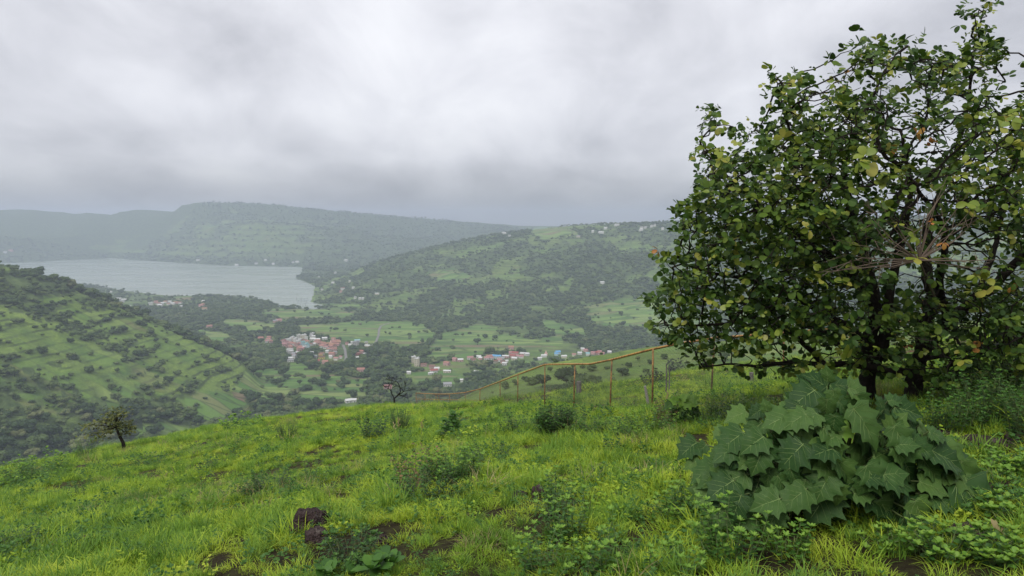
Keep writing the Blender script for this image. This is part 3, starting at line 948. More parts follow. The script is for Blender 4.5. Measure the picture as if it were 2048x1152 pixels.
BUSH = [(1135, 775, 10), (1155, 765, 9), (1175, 775, 8), (1120, 785, 7), (1065, 768, 7), (1085, 775, 6), (1050, 762, 3), (1245, 752, 5), (1185, 742, 5), (1030, 770, 4), (1100, 745, 3), (1215, 738, 3), (1258, 735, 3), (1300, 728, 3), (1330, 718, 4), (1275, 722, 2.5), (1420, 712, 4),
        (1450, 722, 5), (1120, 757, 4), (1165, 737, 3), (1395, 706, 3), (1150, 790, 8), (1200, 770, 4), (1225, 762, 3), (1010, 778, 4), (1092, 760, 3), (1340, 742, 3), (1290, 745, 2.4)]
for a, b, s in BUSH:
    p = gpt(a, b, 110.0)
    TR.append(np.array([[p.x, p.y, p.z, s, math.hypot(p.x, p.y), -1.0]]))
TR = np.concatenate(TR)
TR = TR[clear_of(TR[:, 0], TR[:, 1], TR[:, 3])]
# the crest line of trees on the middle ridge is part of the same scatter; the biggest in view become things of their own
tpx, tpy = proj(TR[:, 0], TR[:, 1], TR[:, 2] + TR[:, 3] * 0.4)
app = TR[:, 3] / TR[:, 4] + (TR[:, 5] < -0.5) * 10
inview = (tpx > 0) & (tpx < 1640) & (tpy < 1000)
order = np.argsort(-app * inview)
ones = []
for i in order:
    if len(ones) >= 286:
        break
    x_, y_, z_, s_, r_, _ = TR[i]
    t = np.linspace(0.004, 0.985, 420)
    ztop = z_ + s_ * 0.55
    line = EYE + (ztop - EYE) * t
    if np.all(H(x_ * t, y_ * t, False) + 0.6 < line + 1e-3):
        ones.append(i)
ones_set = set(ones)
rest = np.array([i for i in range(len(TR)) if i not in ones_set])
far_m = TR[rest, 4] > 2000
crown_protos = [joined(CROWNS[i], TRUNKS[i], 'tree_source', [M['crown_far'], M['bark']]) for i in range(6)]
farc_protos = [proto(FARC[i], 'far_tree_source', M['crown_far']) for i in range(4)]
for sel, prs, nm, lb in ((rest[~far_m], crown_protos, 'woodland', 'dense dark green woods and hedgerows covering the valley floor'), (rest[far_m], farc_protos, 'far_woodland', 'hazy scattered woods on the distant hills and lake shore')):
    k = len(sel)
    s = TR[sel, 3]
    rot = np.stack([nr.normal(0, 0.05, k), nr.normal(0, 0.05, k), nr.random(k) * 6.28], 1)
    scl = np.stack([s * 1.25, s * 1.25 * (0.8 + 0.4 * nr.random(k)), s * (0.9 + 0.35 * nr.random(k))], 1)
    P3 = TR[sel, :3].copy()
    P3[:, 2] -= s * (0.12 if prs is crown_protos else 0.16)
    scatter(nm, P3, rot, scl, nr.integers(0, len(prs), k), prs, lb, 'woods')

# the trees that show largest, one by one
tone_m = {}
for nm, stops in (('dark', [(0.0, (0.028, 0.052, 0.018)), (1.0, (0.055, 0.09, 0.03))]), ('mid green', [(0.0, (0.06, 0.095, 0.028)), (1.0, (0.095, 0.14, 0.04))]), ('pale olive', [(0.0, (0.11, 0.13, 0.05)), (1.0, (0.17, 0.185, 0.075))])):
    tone_m[nm] = leaf_mat('crown_' + nm.replace(' ', '_'), stops, 0.75, 0.15, 0.15, 0.02, 0.6, 0.3)
src = {}
for tn in tone_m:
    for i in range(6):
        cm = bpy.data.meshes.new('tree_crown')
        cm.from_pydata(CROWNS[i].v, [], CROWNS[i].f)
        cm.materials.append(tone_m[tn])
        a_ = cm.attributes.new('rnd', 'FLOAT', 'FACE')
        a_.data.foreach_set('value', np.asarray(CROWNS[i].r, np.float32))
        src[(tn, i)] = cm
trunk_me = []
for i in range(6):
    cm = bpy.data.meshes.new('tree_trunk')
    cm.from_pydata(TRUNKS[i].v, [], TRUNKS[i].f)
    cm.materials.append(M['bark'])
    trunk_me.append(cm)
ORD = ['first', 'second', 'third', 'fourth', 'fifth', 'sixth', 'seventh', 'eighth', 'ninth', 'tenth', 'eleventh', 'twelfth', 'thirteenth', 'fourteenth', 'fifteenth', 'sixteenth', 'seventeenth', 'eighteenth', 'nineteenth', 'twentieth', 'twenty-first', 'twenty-second', 'twenty-third', 'twenty-fourth', 'twenty-fifth', 'twenty-sixth', 'twenty-seventh', 'twenty-eighth', 'twenty-ninth', 'thirtieth',
       'thirty-first', 'thirty-second', 'thirty-third', 'thirty-fourth', 'thirty-fifth', 'thirty-sixth', 'thirty-seventh', 'thirty-eighth', 'thirty-ninth', 'fortieth']
COLS = [(0, 90, 'over the leafy shrubs ending the grass'), (90, 175, 'just short of the umbrella tree'), (175, 270, 'behind and above the small umbrella tree'), (270, 340, 'just past the umbrella tree'),
        (340, 410, 'above the middle of the sloping grass edge'), (410, 480, 'above the round shrub on the grass edge'), (480, 545, 'below the brown ploughed field'), (545, 610, 'below the white front of the large village'), (610, 680, 'below the red roofed part of the village'),
        (680, 745, 'below the village road end'), (745, 832, 'around the bare black tree'), (832, 960, 'behind the low end of the fence'), (960, 1090, 'behind the rising fence rail'), (1090, 1225, 'behind the level fence rail'), (1225, 1660, 'behind the fence beside the big tree')]
zone = {}
for i in ones:
    c = [k for k, (a, b, _) in enumerate(COLS) if a <= tpx[i] < b]
    if not c:
        continue
    tn = rng.choices(['dark', 'mid green', 'pale olive'], [5, 3, 1.6])[0]
    zone.setdefault((c[0], tn), []).append(i)
for (c, tn), ids in zone.items():
    ids.sort(key=lambda i: -tpy[i])
    for k, i in enumerate(ids):
        x_, y_, z_, s_, r_, _ = TR[i]
        v = rng.randrange(6)
        shrub = r_ < 450
        o = empty('hillside_bush' if shrub else 'valley_tree', (x_, y_, z_ - s_ * 0.1), rng.uniform(0, 6.28))
        o.scale = (s_ * 1.25, s_ * rng.uniform(1.1, 1.4), s_ * rng.uniform(0.9, 1.25))
        nth = 'only' if len(ids) == 1 else ('lowest' if k == 0 else ORD[k] + ' from the bottom')
        tag(o, f"{nth} {tn} {'bush' if shrub else 'tree'} {COLS[c][2]}" if k == 0 else f"{tn} {'bush' if shrub else 'tree'}, {nth}, {COLS[c][2]}", 'bush' if shrub else 'tree',
            'bushes on the near shoulder' if shrub else 'round trees of the valley')
        for nm, me_ in (('crown', src[(tn, v)]), ('trunk', trunk_me[v])):
            ch = bpy.data.objects.new(nm, me_)
            C.objects.link(ch)
            ch.parent = o

# dead trunks standing in the shallow end of the lake
snag_mat, T = new_mat('drowned_wood')
finish(T, (0.07, 0.065, 0.055), 0.9)
SNAGS = [(594, 592, 9), (593, 600, 8), (597, 606, 10), (602, 602, 12), (604, 600, 9), (600, 612, 7), (609, 603, 11), (613, 606, 10), (615, 600, 7), (611, 612, 8), (568, 604, 6), (612, 574, 6), (624, 584, 9), (631, 588, 8), (543, 600, 6), (606, 615, 8)]
for k, (a, b, h) in enumerate(sorted(SNAGS)):
    X, Y = plane0(a, b)
    mb = MB()
    q = random.Random(k)
    mb.tube([(0, 0, -3), (q.uniform(-.2, .2), 0, h * 0.5), (q.uniform(-.6, .6), 0, h)], [0.5, 0.4, 0.18], 6)
    for j in range(4):
        zb = h * q.uniform(0.4, 0.9)
        a_ = q.uniform(0, 6.28)
        mb.tube([(0, 0, zb), (math.cos(a_) * 1.2, math.sin(a_) * 1.2, zb + 1.4)], [0.16, 0.06], 4)
    o = mb.build('drowned_trunk', snag_mat)
    o.location = (X, Y, 0)
    tag(o, f'thin dead trunk standing in the lake inlet, {ORD[k]} along from the wooded point', 'dead tree', 'dead trunks in the lake')
# living trees at the water's edge there

# ------------------------------------------------------------------ houses
hm = {}


def col_mat(name, c, rough=0.85, stain=0.35):
    if name in hm:
        return hm[name]
    m, T = new_mat(name)
    P = pos(T)
    f = T.ramp(T.noise(P, 0.7, 5.0, 0.7), [(0.35, 0.0), (0.75, stain)])
    c = tuple(v * 0.85 + 0.02 for v in c)
    finish(T, T.mixc(f, c, tuple(v * 0.55 for v in c)), rough, None, 0, 0.2)
    hm[name] = m
    return m


def gable_roof(w, d, h, ov=0.45, rise=0.26):
    """pitched roof with overhang and thickness; ridge along x"""
    mb = MB()
    W2, D2 = w / 2 + ov, d / 2 + ov
    zr = h + d * rise
    ze = h - ov * rise * 2
    t = 0.16
    for s in (-1, 1):
        a = [(-W2, s * D2, ze), (W2, s * D2, ze), (W2, 0, zr), (-W2, 0, zr)]
        b = [(x, y, z + t) for x, y, z in a]
        mb.add(a + b, [(0, 1, 2, 3), (7, 6, 5, 4), (0, 4, 5, 1), (1, 5, 6, 2), (3, 2, 6, 7), (0, 3, 7, 4)])
    mb.box((0, 0, zr + t), (w + ov, 0.35, 0.16))
    return mb


def wall_mb(w, d, h, gable, rise=0.26):
    mb = MB()
    mb.box((0, 0, h / 2 - 0.75), (w, d, h + 1.5))
    if gable:
        mb.add([(-w / 2, -d / 2, h), (-w / 2, d / 2, h), (-w / 2, 0, h + d * rise - 0.05), (w / 2, -d / 2, h), (w / 2, d / 2, h), (w / 2, 0, h + d * rise - 0.05)], [(0, 1, 2), (5, 4, 3)])
    return mb


win_me = {}


def window_mesh(kind):
    if kind in win_me:
        return win_me[kind]
    mb = MB()
    mb.box((0, -0.02, 0), (1.1, 0.10, 1.2) if kind == 'window' else (1.1, 0.10, 2.0))
    me = bpy.data.meshes.new(kind)
    me.from_pydata(mb.v, [], mb.f)
    me.materials.append(col_mat('dark_opening', (0.03, 0.03, 0.035), 0.4, 0.1))
    win_me[kind] = me
    return me


gm = {'salmon': 'salmon tiled', 'red': 'bright red', 'pink': 'dusty pink', 'white': 'white', 'grey': 'grey sheet', 'blue': 'blue', 'orange': 'orange tiled', 'brown': 'brown tiled', 'teal': 'pale teal'}
VIL = {}
for h in HOUSES:
    VIL.setdefault((h[0], h[7]), []).append(h)
for (key, rc), lst in VIL.items():
    lst.sort(key=lambda h: h[9])
    for k, (_, vname, p, w, d, hh, kind, rc_, wc, px_, py_) in enumerate(lst):
        q = random.Random(int(px_ * 7 + py_ * 13))
        o = empty('house', (p.x, p.y, p.z), q.uniform(-0.5, 0.5) - math.atan2(p.x, p.y) * 0.5)
        s = q.uniform(0.80, 0.98)
        w_, d_ = w * s, d * s
        nth = 'the only' if len(lst) == 1 else f'{ORD[k]} from the lake side of the'
        st = 'flat-topped' if kind == 'f' else 'gabled'
        if len(lst) == 1:
            lb = f'{gm[rc]} roofed {st} house, the only one in {vname}'
        else:
            lb = f'{gm[rc]} roofed house with {wc} walls, {ORD[k]} counted from the lake in {vname}'
        ws = lb.split()
        if len(ws) > 16:
            lb = f'{gm[rc]} roofed house, {ORD[k]} counted from the lake in {vname}'
        tag(o, lb, 'house', 'houses of ' + vname)
        wo_ = wall_mb(w_, d_, hh, kind == 'g').build('wall', col_mat('wall_' + wc, WC[wc]), o)
        if kind == 'g':
            gable_roof(w_, d_, hh).build('roof', col_mat('roof_' + rc, RC[rc]), o)
        else:
            mb = MB()
            mb.box((0, 0, hh + 0.12), (w_ + 0.8, d_ + 0.8, 0.24))
            for sx, sy, lx, ly in ((0, -1, w_ + 0.8, 0.2), (0, 1, w_ + 0.8, 0.2), (-1, 0, 0.2, d_ + 0.38), (1, 0, 0.2, d_ + 0.38)):
                mb.box((sx * (w_ / 2 + 0.3), sy * (d_ / 2 + 0.3), hh + 0.55), (lx, ly, 0.6))
            if hh > 6:
                mb.box((w_ * 0.2, d_ * 0.15, hh + 1.4), (w_ * 0.35, d_ * 0.35, 2.3))
            mb.build('roof', col_mat('roof_' + rc, RC[rc]), o)
        if key in ('big', 'row', 'fields') and w > 7:
            nwin = int(w_ // 3)
            for fl in range(max(1, int(hh // 3.2))):
                for j in range(nwin):
                    kd = 'door' if (j == nwin // 2 and fl == 0) else 'window'
                    c = bpy.data.objects.new(kd, window_mesh(kd))
                    C.objects.link(c)
                    c.parent = o
                    c.location = (-w_ / 2 + (j + 0.5) * w_ / nwin, -d_ / 2, 1.0 if kd == 'door' else 1.7 + fl * 3.1)

# the temple spire in the large village and the small one by the hamlet
for (a, b, hgt, lb) in ((500 + 1105 * K, 640 + 335 * K, 9, 'pink pointed temple tower among the salmon roofs of the large village'), (1040 + 355 * K, 660 + 345 * K, 8, 'pale pointed temple tower standing over white roofs behind the fence')):
    p = gpt(a, b, 650)
    o = empty('temple', p)
    tag(o, lb, 'temple')
    mb = MB()
    mb.box((0, 0, 1.0), (6, 6, 5))
    mb.build('hall', col_mat('wall_pink', WC['pink']), o)
    mb = MB()
    prof = [(2.6, 3.5), (2.3, 4.6), (1.9, 6.0), (1.3, 7.4), (0.7, 8.6), (0.35, 9.4), (0.5, 9.8), (0.05, 10.8)]
    mb.tube([(0, 0, z * hgt / 9) for r_, z in prof], [r_ for r_, z in prof], 8)
    mb.build('spire', col_mat('spire_pink', (0.58, 0.36, 0.30)), o)

# roads and the ploughed field: sheets laid just over the land
m, T = new_mat('road_surface')
finish(T, T.ramp(T.noise(pos(T), 0.4, 4.0), [(0.3, (0.13, 0.125, 0.115)), (0.7, (0.21, 0.20, 0.185))]), 0.9)
M['road'] = m
m, T = new_mat('ploughed_earth')
wv = T.n('ShaderNodeTexWave', ins={'Vector': pos(T), 'Scale': 0.35, 'Distortion': 1.5})
finish(T, T.mixc(wv.outputs['Fac'], (0.17, 0.105, 0.06), (0.22, 0.145, 0.085)), 0.95)
M['plough'] = m
for pl, w_ in ROADS:
    g = [gpt(a, b, 650.0) for a, b in pl]
    pts = []
    for a, b in zip(g[:-1], g[1:]):
        n = max(2, int((b - a).length / 8))
        for j in range(n):
            pts.append(a.lerp(b, j / n))
    pts.append(g[-1])
    vs, fs = [], []
    for i, p in enumerate(pts):
        d = (pts[min(i + 1, len(pts) - 1)] - pts[max(i - 1, 0)])
        d.z = 0
        s = Vector((d.y, -d.x, 0)).normalized() * w_ / 2
        for q in (p - s, p + s):
            vs.append((q.x, q.y, Hs(q.x, q.y) + 0.7))
    fs = [(2 * i, 2 * i + 1, 2 * i + 3, 2 * i + 2) for i in range(len(pts) - 1)]
    tag(mesh_obj('village_road', vs, fs, M['road']), kind='structure')
pf = [(556, 738), (554, 728), (562, 718), (574, 714), (577, 717), (566, 727), (562, 736)]
cx = [gpt(a, b, 650) for a, b in pf]
cen = sum(cx, Vector()) / len(cx)
vs = [(cen.x, cen.y, Hs(cen.x, cen.y) + 0.8)] + [(q.x, q.y, Hs(q.x, q.y) + 0.8) for q in cx]
tag(mesh_obj('ploughed_field', vs, [(0, i + 1, (i + 1) % len(cx) + 1) for i in range(len(cx))], M['plough']), kind='structure')

# ------------------------------------------------------------------ fence of orange-yellow pipe with chain-link wire
m, T = new_mat('rusty_yellow_paint')
P = pos(T)
finish(T, T.ramp(T.noise(P, 9.0, 5.0, 0.7), [(0.35, (0.12, 0.055, 0.03)), (0.47, (0.30, 0.15, 0.05)), (0.6, (0.44, 0.26, 0.08))]), 0.6, T.noise(P, 60.0, 3.0), 0, 0.3, 0.4, 0.004)
M['rail'] = m
m, T = new_mat('rusty_post_paint')
P = pos(T)
finish(T, T.ramp(T.noise(P, 7.0, 5.0, 0.7), [(0.38, (0.07, 0.040, 0.026)), (0.52, (0.21, 0.115, 0.045)), (0.68, (0.36, 0.22, 0.075))]), 0.7, T.noise(P, 60.0, 3.0), 0, 0.3, 0.4, 0.004)
M['post'] = m
m, T = new_mat('wire')
finish(T, (0.16, 0.15, 0.13), 0.55, None, 0, 0.3, metal=0.4)
M['wire'] = m


def fence(name, tops, posts, label, mesh_h, pipe, wire_r, sp):
    """tops: (px, py, Y) along the rail; posts: pixel columns that carry a post"""
    root = empty(name, Vector((0, 0, EYE - 3)))
    tag(root, label, 'fence')
    off = root.location
    P3 = [at(*t) for t in tops]
    mb = MB()
    mb.tube([p - off for p in P3], [pipe] * len(P3), 7)
    mb.build('rail', M['rail'], root, True)
    pxs = [t[0] for t in tops]

    def rail_at(px):
        i = min(max(int(np.searchsorted(pxs, px)) - 1, 0), len(pxs) - 2)
        t = (px - pxs[i]) / (pxs[i + 1] - pxs[i])
        return P3[i].lerp(P3[i + 1], t)
    for k, px in enumerate(posts):
        p = rail_at(px)
        zb = min(Hs(p.x, p.y), p.z - 0.8)
        q = random.Random(int(px))
        lean = Vector((q.uniform(-.04, .03), q.uniform(-.03, .03), 0))
        mb = MB()
        mb.tube([p - off + Vector((0, 0, pipe * 0.6)), (p - off) * 0.5 + (Vector((p.x, p.y, zb)) - off) * 0.5 + lean * 0.5, Vector((p.x, p.y, zb - 0.3)) - off + lean], [pipe * 0.78] * 3, 7)
        mb.build('post', M['post'], root, True)
    # chain-link: two families of thin slanted wires
    mb = MB()
    for a, b in zip(P3[:-1], P3[1:]):
        L = (Vector((b.x, b.y, 0)) - Vector((a.x, a.y, 0))).length
        n = int(L / sp)
        ax = (b - a) / L
        for sgn in (1, -1):
            for j in range(-int(mesh_h / sp), n + int(mesh_h / sp) + 1):
                t0, t1 = j * sp, j * sp + sgn * mesh_h
                lo, hi = max(min(t0, t1), 0), min(max(t0, t1), L)
                if lo >= hi:
                    continue
                pts = []
                for t in (lo, hi):
                    u = abs(t - t0) / mesh_h
                    pts.append(a + ax * t - Vector((0, 0, 0.02 + u * mesh_h)) - off)
                mb.tube(pts, [wire_r] * 2, 3, cap=False)
    o = mb.build('wire_mesh', M['wire'], root)
    tag(o, kind='stuff')
    return root


fence('pipe_fence', [(832, 786, 47), (850, 787, 45), (872, 788, 43), (899, 788, 40), (930, 785, 37), (960, 778, 33), (1000, 763, 28.5), (1036, 749, 25.5), (1090, 729, 22), (1150, 728, 19), (1180, 728, 17.6), (1224, 719, 15.6), (1306, 698, 13.4), (1353, 688, 13.6), (1429, 676, 15.2), (1568, 665, 16.4), (1700, 655, 17.5), (1840, 640, 18.6)],
      [832, 850, 872, 878, 899, 930, 960, 1000, 1036, 1090, 1150, 1224, 1306, 1429, 1568, 1700, 1838], 'rusty orange pipe fence with thick top rail and chain-link wire, climbing towards the big tree', 1.15, 0.025, 0.0019, 0.075)
fence('pipe_fence', [(832, 798, 52), (890, 799, 52), (980, 801, 50), (1050, 797, 47), (1105, 792, 44), (1200, 785, 40), (1290, 776, 36)],
      [832, 905, 951, 978, 1012, 1020, 1055, 1097, 1135, 1176], 'thin low pipe fence farther down the slope, seen through the taller fence', 0.7, 0.022, 0.0022, 0.13)

# old concrete post, pale leaning stake and thin stakes by the fence
m, T = new_mat('weathered_concrete')
P = pos(T)
finish(T, T.ramp(T.noise(P, 8.0, 5.0, 0.7), [(0.3, (0.06, 0.055, 0.05)), (0.7, (0.16, 0.15, 0.14))]), 0.95, T.noise(P, 40.0, 4.0), 0, 0.1, 0.5, 0.01)
M['conc'] = m


def stake(px, ptop, pbase, Y, w, lean, mat, name, label, cat):
    t = at(px, ptop, Y)
    z = min(Hs(t.x, t.y), at(px, pbase, Y).z) - 0.25
    mb = MB()
    b = Vector((t.x - lean, t.y, z))
    mb.tube([b, b.lerp(t, 0.5) + Vector((0.01, 0, 0)), t], [w, w * 0.95, w * 0.8], 8)
    o = mb.build(name, mat)
    tag(o, label, cat)


stake(1158, 763, 802, 26, 0.115, 0.02, M['conc'], 'concrete_post', 'short thick grey concrete post standing behind the chain-link wire', 'post')
pale, T = new_mat('pale_dead_wood')
finish(T, (0.30, 0.28, 0.25), 0.9, T.noise(pos(T), 40.0, 4.0), 0, 0.1, 0.5, 0.01)
stake(1290, 772, 815, 14.2, 0.035, -0.14, pale, 'wooden_stake', 'pale grey leaning stake beside the second tall fence post', 'stake')
stake(1333, 727, 752, 19, 0.022, 0.0, M['conc'], 'thin_pole', 'thin dark pole just past the leaning pale stake, nearer the fence', 'pole')
stake(1339, 735, 752, 21, 0.022, 0.0, M['conc'], 'thin_pole', 'thinner shorter pole of the pair near the dark bushes', 'pole')
stake(1503, 745, 760, 18, 0.07, 0.0, M['conc'], 'concrete_post', 'squat grey concrete post under the low branches of the big tree', 'post')

# ------------------------------------------------------------------ leaves
GREENS_TREE = [(0.0, (0.010, 0.026, 0.008)), (0.35, (0.022, 0.052, 0.012)), (0.62, (0.05, 0.10, 0.018)), (0.82, (0.13, 0.20, 0.030)), (0.95, (0.24, 0.26, 0.04)), (1.0, (0.30, 0.20, 0.05))]
M['tree_leaf'] = leaf_mat('tree_leaf', [(0.0, (0.012, 0.032, 0.006)), (0.4, (0.034, 0.076, 0.010)), (0.75, (0.085, 0.14, 0.016)), (1.0, (0.17, 0.21, 0.028))], 0.55, 0.25, 0.22, 0.9, 0.7, 0.35)
M['tree_leaf_yellow_sunlit'] = leaf_mat('tree_leaf_yellow_sunlit', [(0.0, (0.14, 0.21, 0.025)), (0.6, (0.24, 0.29, 0.04)), (1.0, (0.38, 0.33, 0.07))], 0.45, 0.35, 0.35, 0.9, 0.8, 0.2)  # yellow leaves, and the sunlit tint coloured into outer and upper leaves
M['tree_leaf_orange'] = leaf_mat('tree_leaf_orange', [(0.0, (0.34, 0.20, 0.04)), (1.0, (0.42, 0.16, 0.05))], 0.5, 0.3, 0.3, 0.9, 0.9, 0.1)


def leaflet(width=0.72, droop=0.12, fold=0.10):
    """round-tipped leaflet one unit long along +Y, facing +Z"""
    ys = [0.0, 0.18, 0.42, 0.68, 0.88, 1.0]
    ws = [0.03, 0.26, 0.44, 0.50, 0.36, 0.05]
    vs, fs = [], []
    for y, w in zip(ys, ws):
        z = -droop * y * y
        ww = w * width
        vs += [(-ww, y, z + fold * w), (0, y, z), (ww, y, z + fold * w)]
    for i in range(len(ys) - 1):
        a = i * 3
        fs += [(a, a + 1, a + 4, a + 3), (a + 1, a + 2, a + 5, a + 4)]
    return [Vector(v) for v in vs], fs


LF = [leaflet(0.82, 0.20, 0.16), leaflet(0.70, 0.38, 0.26), leaflet(0.92, 0.10, 0.08)]


def frame(d, n):
    """matrix with +Y along d and +Z near n"""
    d = d.normalized()
    x = d.cross(n)
    if x.length < 1e-4:
        x = d.orthogonal()
    x.normalize()
    z = x.cross(d)
    return Matrix((x, d, z)).transposed()


# ------------------------------------------------------------------ the big tree
TRUNK = gpt(1835, 802)
TB = Vector((TRUNK.x, TRUNK.y, TRUNK.z))
TY = TB.y
SIL = [(1300, 494), (1345, 512), (1378, 480), (1362, 448), (1372, 415), (1400, 400), (1388, 352), (1402, 335), (1372, 285), (1384, 270), (1430, 298), (1450, 320), (1480, 312), (1500, 300), (1396, 228), (1402, 216), (1450, 232), (1500, 262), (1530, 250), (1538, 222),
       (1560, 230), (1560, 200), (1530, 165), (1548, 138), (1600, 160), (1640, 178), (1700, 160), (1690, 120), (1696, 90), (1755, 84), (1790, 100), (1812, 68), (1835, 108), (1880, 112), (1900, 120), (1926, 110), (1950, 68), (1926, 40), (1932, 22), (1960, 34), (1972, 10), (1990, 16), (1962, 66), (1970, 92),
       (2006, 94), (2020, 112), (1990, 150), (1968, 210), (1990, 230), (2010, 215), (2048, 185), (2200, 120), (2400, 200), (2500, 420), (2450, 640), (2300, 840), (2100, 850), (1960, 835), (1890, 800), (1870, 745), (1700, 735), (1640, 740), (1560, 742), (1500, 735), (1450, 742), (1400, 735), (1380, 712), (1352, 694), (1360, 680), (1290, 655), (1330, 640), (1290, 612), (1288, 592), (1340, 585), (1350, 560), (1325, 530)]


def crown_density(px, py):
    d = 1.0
    if 1880 < px < 2048 and 470 < py < 570:
        d *= 0.22
    if 1740 < px < 1880 and 430 < py < 600:
        d *= 0.5
    if px < 1750 and 300 < py < 690:
        d *= 1.0
    else:
        d *= 0.72
    if py > 690 and px < 1700:
        d *= 0.30
    if py > 640 and px > 1850:
        d *= 1.1
    if px > 2060:
        d *= 0.5
    if py < 240 and px > 1500:
        d *= 0.75
    return d


att = []
q = random.Random(5)
sil_arr = SIL
while len(att) < 5600:
    px_, py_ = q.uniform(1285, 2450), q.uniform(8, 790)
    if not bool(in_poly(np.array([px_]), np.array([py_]), sil_arr)[0]):
        continue
    gap = float(fbm(np.array([px_]), np.array([py_]), 95.0, 3, 301)[0])
    if gap < -0.22 and q.random() < 0.7 and py_ < 720:
        continue
    if q.random() > crown_density(px_, py_):
        continue
    # depth: the crown is a rounded mass about the trunk
    ex = (px_ - 1850) / 600.0
    ey = (py_ - 430) / 420.0
    hd = 2.3 * math.sqrt(max(0.03, 1 - min(1, ex * ex * 0.9 + ey * ey * 0.9)))
    dy = q.uniform(-1, 1)
    dy = math.copysign(abs(dy) ** 0.7, dy) * hd
    if q.random() < 0.25:
        dy = -abs(dy)
    if 1690 < px_ < 1930 and 575 < py_ < 810 and dy < 0.45 and q.random() < 0.6:
        continue
    att.append(at(px_, py_, TY + dy * 0.9))
att_np = np.array([tuple(p) for p in att])


def limb(pts):
    return [at(a, b, TY + d) for a, b, d in pts]


# main stems and limbs followed from the photograph: (pixel, depth offset), radii
LIMBS = [([(1835, 806, 0), (1828, 770, 0), (1838, 720, 0.0), (1862, 680, 0.05), (1895, 640, 0.1)], [0.17, 0.135, 0.125, 0.115, 0.10]),
         ([(1895, 640, 0.1), (1945, 605, 0.1), (1990, 570, 0.0), (2048, 508, -0.1), (2120, 450, -0.2), (2190, 360, -0.2)], [0.10, 0.085, 0.075, 0.065, 0.05, 0.03]),
         ([(1838, 720, 0.0), (1850, 650, -0.1), (1862, 590, -0.1), (1850, 520, 0), (1860, 440, 0.1), (1900, 340, 0.2), (1930, 240, 0.2), (1945, 130, 0.2), (1962, 40, 0.2)], [0.12, 0.10, 0.09, 0.08, 0.065, 0.045, 0.03, 0.018, 0.008]),
         ([(1738, 803, 0.5), (1736, 740, 0.5), (1738, 680, 0.4), (1748, 610, 0.3), (1730, 520, 0.3), (1700, 420, 0.1), (1690, 320, 0.1), (1740, 200, 0.0), (1790, 110, 0)], [0.15, 0.13, 0.12, 0.11, 0.09, 0.07, 0.05, 0.03, 0.01]),
         ([(1741, 745, 0.5), (1752, 715, 0.45), (1772, 670, 0.3), (1776, 600, 0.2), (1800, 500, 0.3), (1820, 380, 0.3), (1800, 260, 0.2)], [0.13, 0.115, 0.10, 0.085, 0.07, 0.05, 0.02]),
         ([(1742, 700, 0.4), (1700, 660, 0.2), (1640, 622, 0.0), (1580, 590, -0.1), (1500, 560, -0.2), (1420, 545, -0.2), (1350, 520, -0.1)], [0.09, 0.075, 0.06, 0.05, 0.038, 0.024, 0.01]),
         ([(1748, 610, 0.3), (1690, 540, 0.0), (1620, 480, -0.2), (1540, 430, -0.3), (1460, 360, -0.2), (1400, 290, -0.1)], [0.08, 0.065, 0.05, 0.038, 0.024, 0.008]),
         ([(1690, 540, 0.0), (1640, 420, -0.4), (1600, 320, -0.4), (1570, 230, -0.3), (1552, 160, -0.2)], [0.06, 0.045, 0.032, 0.02, 0.008]),
         ([(1820, 745, 0.0), (1745, 735, -0.1), (1690, 728, -0.15), (1650, 730, -0.2), (1590, 724, -0.25), (1520, 732, -0.3), (1460, 728, -0.35), (1400, 735, -0.3)], [0.075, 0.065, 0.052, 0.045, 0.038, 0.028, 0.018, 0.008]),
         ([(1650, 730, -0.2), (1610, 690, -0.3), (1560, 650, -0.4), (1500, 640, -0.5), (1420, 650, -0.5), (1330, 650, -0.4)], [0.05, 0.042, 0.036, 0.03, 0.02, 0.008]),
         ([(1752, 740, 0.5), (1700, 700, 0.9), (1620, 670, 1.1), (1540, 690, 1.2)], [0.07, 0.05, 0.035, 0.012]),
         ([(1895, 640, 0.1), (1880, 560, -0.6), (1890, 470, -1.0), (1850, 400, -1.2), (1800, 330, -1.3)], [0.075, 0.06, 0.045, 0.03, 0.012]),
         ([(1945, 605, 0.1), (1990, 500, 0.6), (2010, 400, 0.8), (2030, 300, 0.8)], [0.06, 0.045, 0.03, 0.012]),
         ([(1835, 760, 0), (1900, 745, -0.3), (1970, 742, -0.6), (2060, 745, -0.7), (2160, 735, -0.7)], [0.05, 0.04, 0.03, 0.022, 0.012]),
         ([(1838, 720, 0), (1920, 705, 0.8), (2010, 690, 1.1), (2100, 700, 1.3)], [0.05, 0.035, 0.025, 0.012]),
         ([(1835, 785, 0), (1890, 775, 0.5), (1960, 790, 0.7), (2050, 800, 0.9), (2160, 790, 1.0)], [0.045, 0.035, 0.025, 0.018, 0.01]),
         ([(1830, 768, 0), (1900, 730, -0.9), (1980, 700, -1.2), (2080, 660, -1.2)], [0.045, 0.03, 0.02, 0.01])]
tree = empty('broadleaf_tree', TB)
tag(tree, 'large dark leafy tree with several leaning trunks behind the big-leaved plant', 'tree')
mbt = MB()
nodes, parent, rad0 = [], [], []
